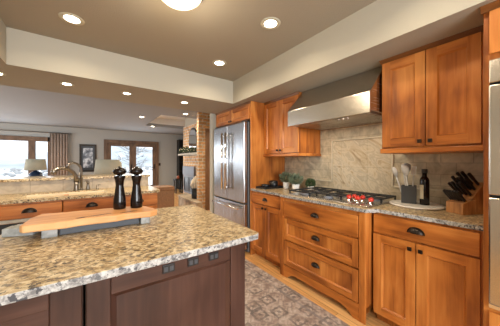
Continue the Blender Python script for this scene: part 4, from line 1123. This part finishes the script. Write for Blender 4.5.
# arched mirror on the mantel, leaning against the brick
t = thing('arched_mirror', 'arched mirror with thin dark frame leaning over the mantel', 'mirror', (2.425, 6.32, 1.5155), RZ)
ar = lambda w, h, r0=0: [(-w, r0), (w, r0)] + [(w * math.cos(PI * k / 16), h - w + w * math.sin(PI * k / 16)) for k in range(17)]
MB().prism([(z, x) for x, z in ar(.30, .76)][::-1], 1, -.012, .012).build('frame', 'bronze', t)
MB().prism([(z, x) for x, z in ar(.275, .735, .025)][::-1], 1, -.014, -.0125).build('mirror_glass', 'mirror', t)
# garland with lights
m = MB(); random.seed(41)
for k in range(900):
    y = random.uniform(5.5, 6.95); a = random.uniform(0, 2 * PI); r = random.uniform(0, .065) * (1 + .4 * math.sin(y * 9))
    p = Vector((2.275 + r * math.cos(a), y, 1.60 + r * math.sin(a))); d = Vector((random.uniform(-1, .4), random.uniform(-1, 1), random.uniform(-.7, 1))).normalized()
    s_ = d.cross(Vector((random.uniform(-1, 1), 1, random.uniform(-1, 1)))).normalized(); L = random.uniform(.05, .11)
    q = p + d * L
    if q.z < 1.517 or q.x > 2.40: continue
    if p.z < 1.517: p.z = 1.517
    m.quad([p, p + d * L * .5 + s_ * .010, q, p + d * L * .5 - s_ * .010])
t = thing('mantel_garland', 'evergreen garland with tiny lights lying along the mantel', 'garland')
m.build('sprigs', 'evergreen', t)
m = MB(); m.tube([(2.27, 5.5 + .1 * k, 1.535 + .012 * math.sin(k * 2)) for k in range(15)], .015, 6); m.build('stem', 'bronze', t)
m = MB()
for k in range(16): m.lathe([(0, -.008), (.008, 0), (0, .008)], (2.20 + random.uniform(0, .03), 5.55 + k * .088, 1.60 + random.uniform(-.04, .07)), 8)
m.build('string_lights', 'bulb_small', t)
# basket with throw
t = thing('fireside_bucket', 'black bucket on the hearth in front of the firebox', 'bucket', (2.215, 5.62, .3005))
MB().lathe([(.085, 0), (.09, .01), (.11, .28), (.104, .28), (.085, .02), (0, .015)], seg=28).build('bucket_body', 'black', t)
MB().tube([(.108, 0, .25), (.125, 0, .20), (.11, 0, .15)], .006, 6).build('handle', 'black', t)
m = MB(); random.seed(9)
m.lathe([(.05, .02), (.085, .20), (.082, .29), (.095, .34), (.085, .44), (.06, .52), (.03, .57), (0, .585)], seg=14, sx=.9)
for k in range(9):
    a = k * .7; m.tube([(.05 * math.cos(a), .05 * math.sin(a), .03), (.07 * math.cos(a), .07 * math.sin(a), .28), (.105 * math.cos(a), .105 * math.sin(a), .36), (.07 * math.cos(a), .07 * math.sin(a), .50)], [.015, .02, .028, .012], 8)
o = m.build('throw_blanket', 'throw', loc=(2.215, 5.62, .3005)); tag(o, 'cream throw stuffed into the black bucket on the hearth', 'blanket')
# dark bookcase, side table and vase at the far side of the fireplace
t = thing('bookcase', 'tall black bookcase against the far wall beside the fireplace', 'bookcase', (3.22, 10.10, 0))
m = MB(); m.box(0, .03, 0, .345, 0, 2.27); m.box(.97, 1.0, 0, .345, 0, 2.27); m.box(.03, .97, .325, .345, 0, 2.27); m.box(.03, .97, 0, .325, 2.24, 2.27); m.box(.03, .97, 0, .325, 0, .06)
m.build('bookcase_body', 'black_matte', t, bevel=.003)
for z in (.42, .80, 1.18, 1.56, 1.92): MB().box(.0305, .9695, .01, .3245, z, z + .025).build('shelf', 'black_matte', t)
small_table('side_table', 'small dark side table beyond the fireplace holding the orange vase', 2.83, 9.0, .30, .30, .56, 'black_matte')
o = MB().lathe([(.03, .0005), (.06, .03), (.068, .07), (.045, .11), (.03, .125), (.036, .14), (.03, .14), (0, .12)], seg=20).build('vase', 'chair_red', loc=(2.83, 9.0, .56)); tag(o, 'small orange-red vase on the dark side table', 'vase')
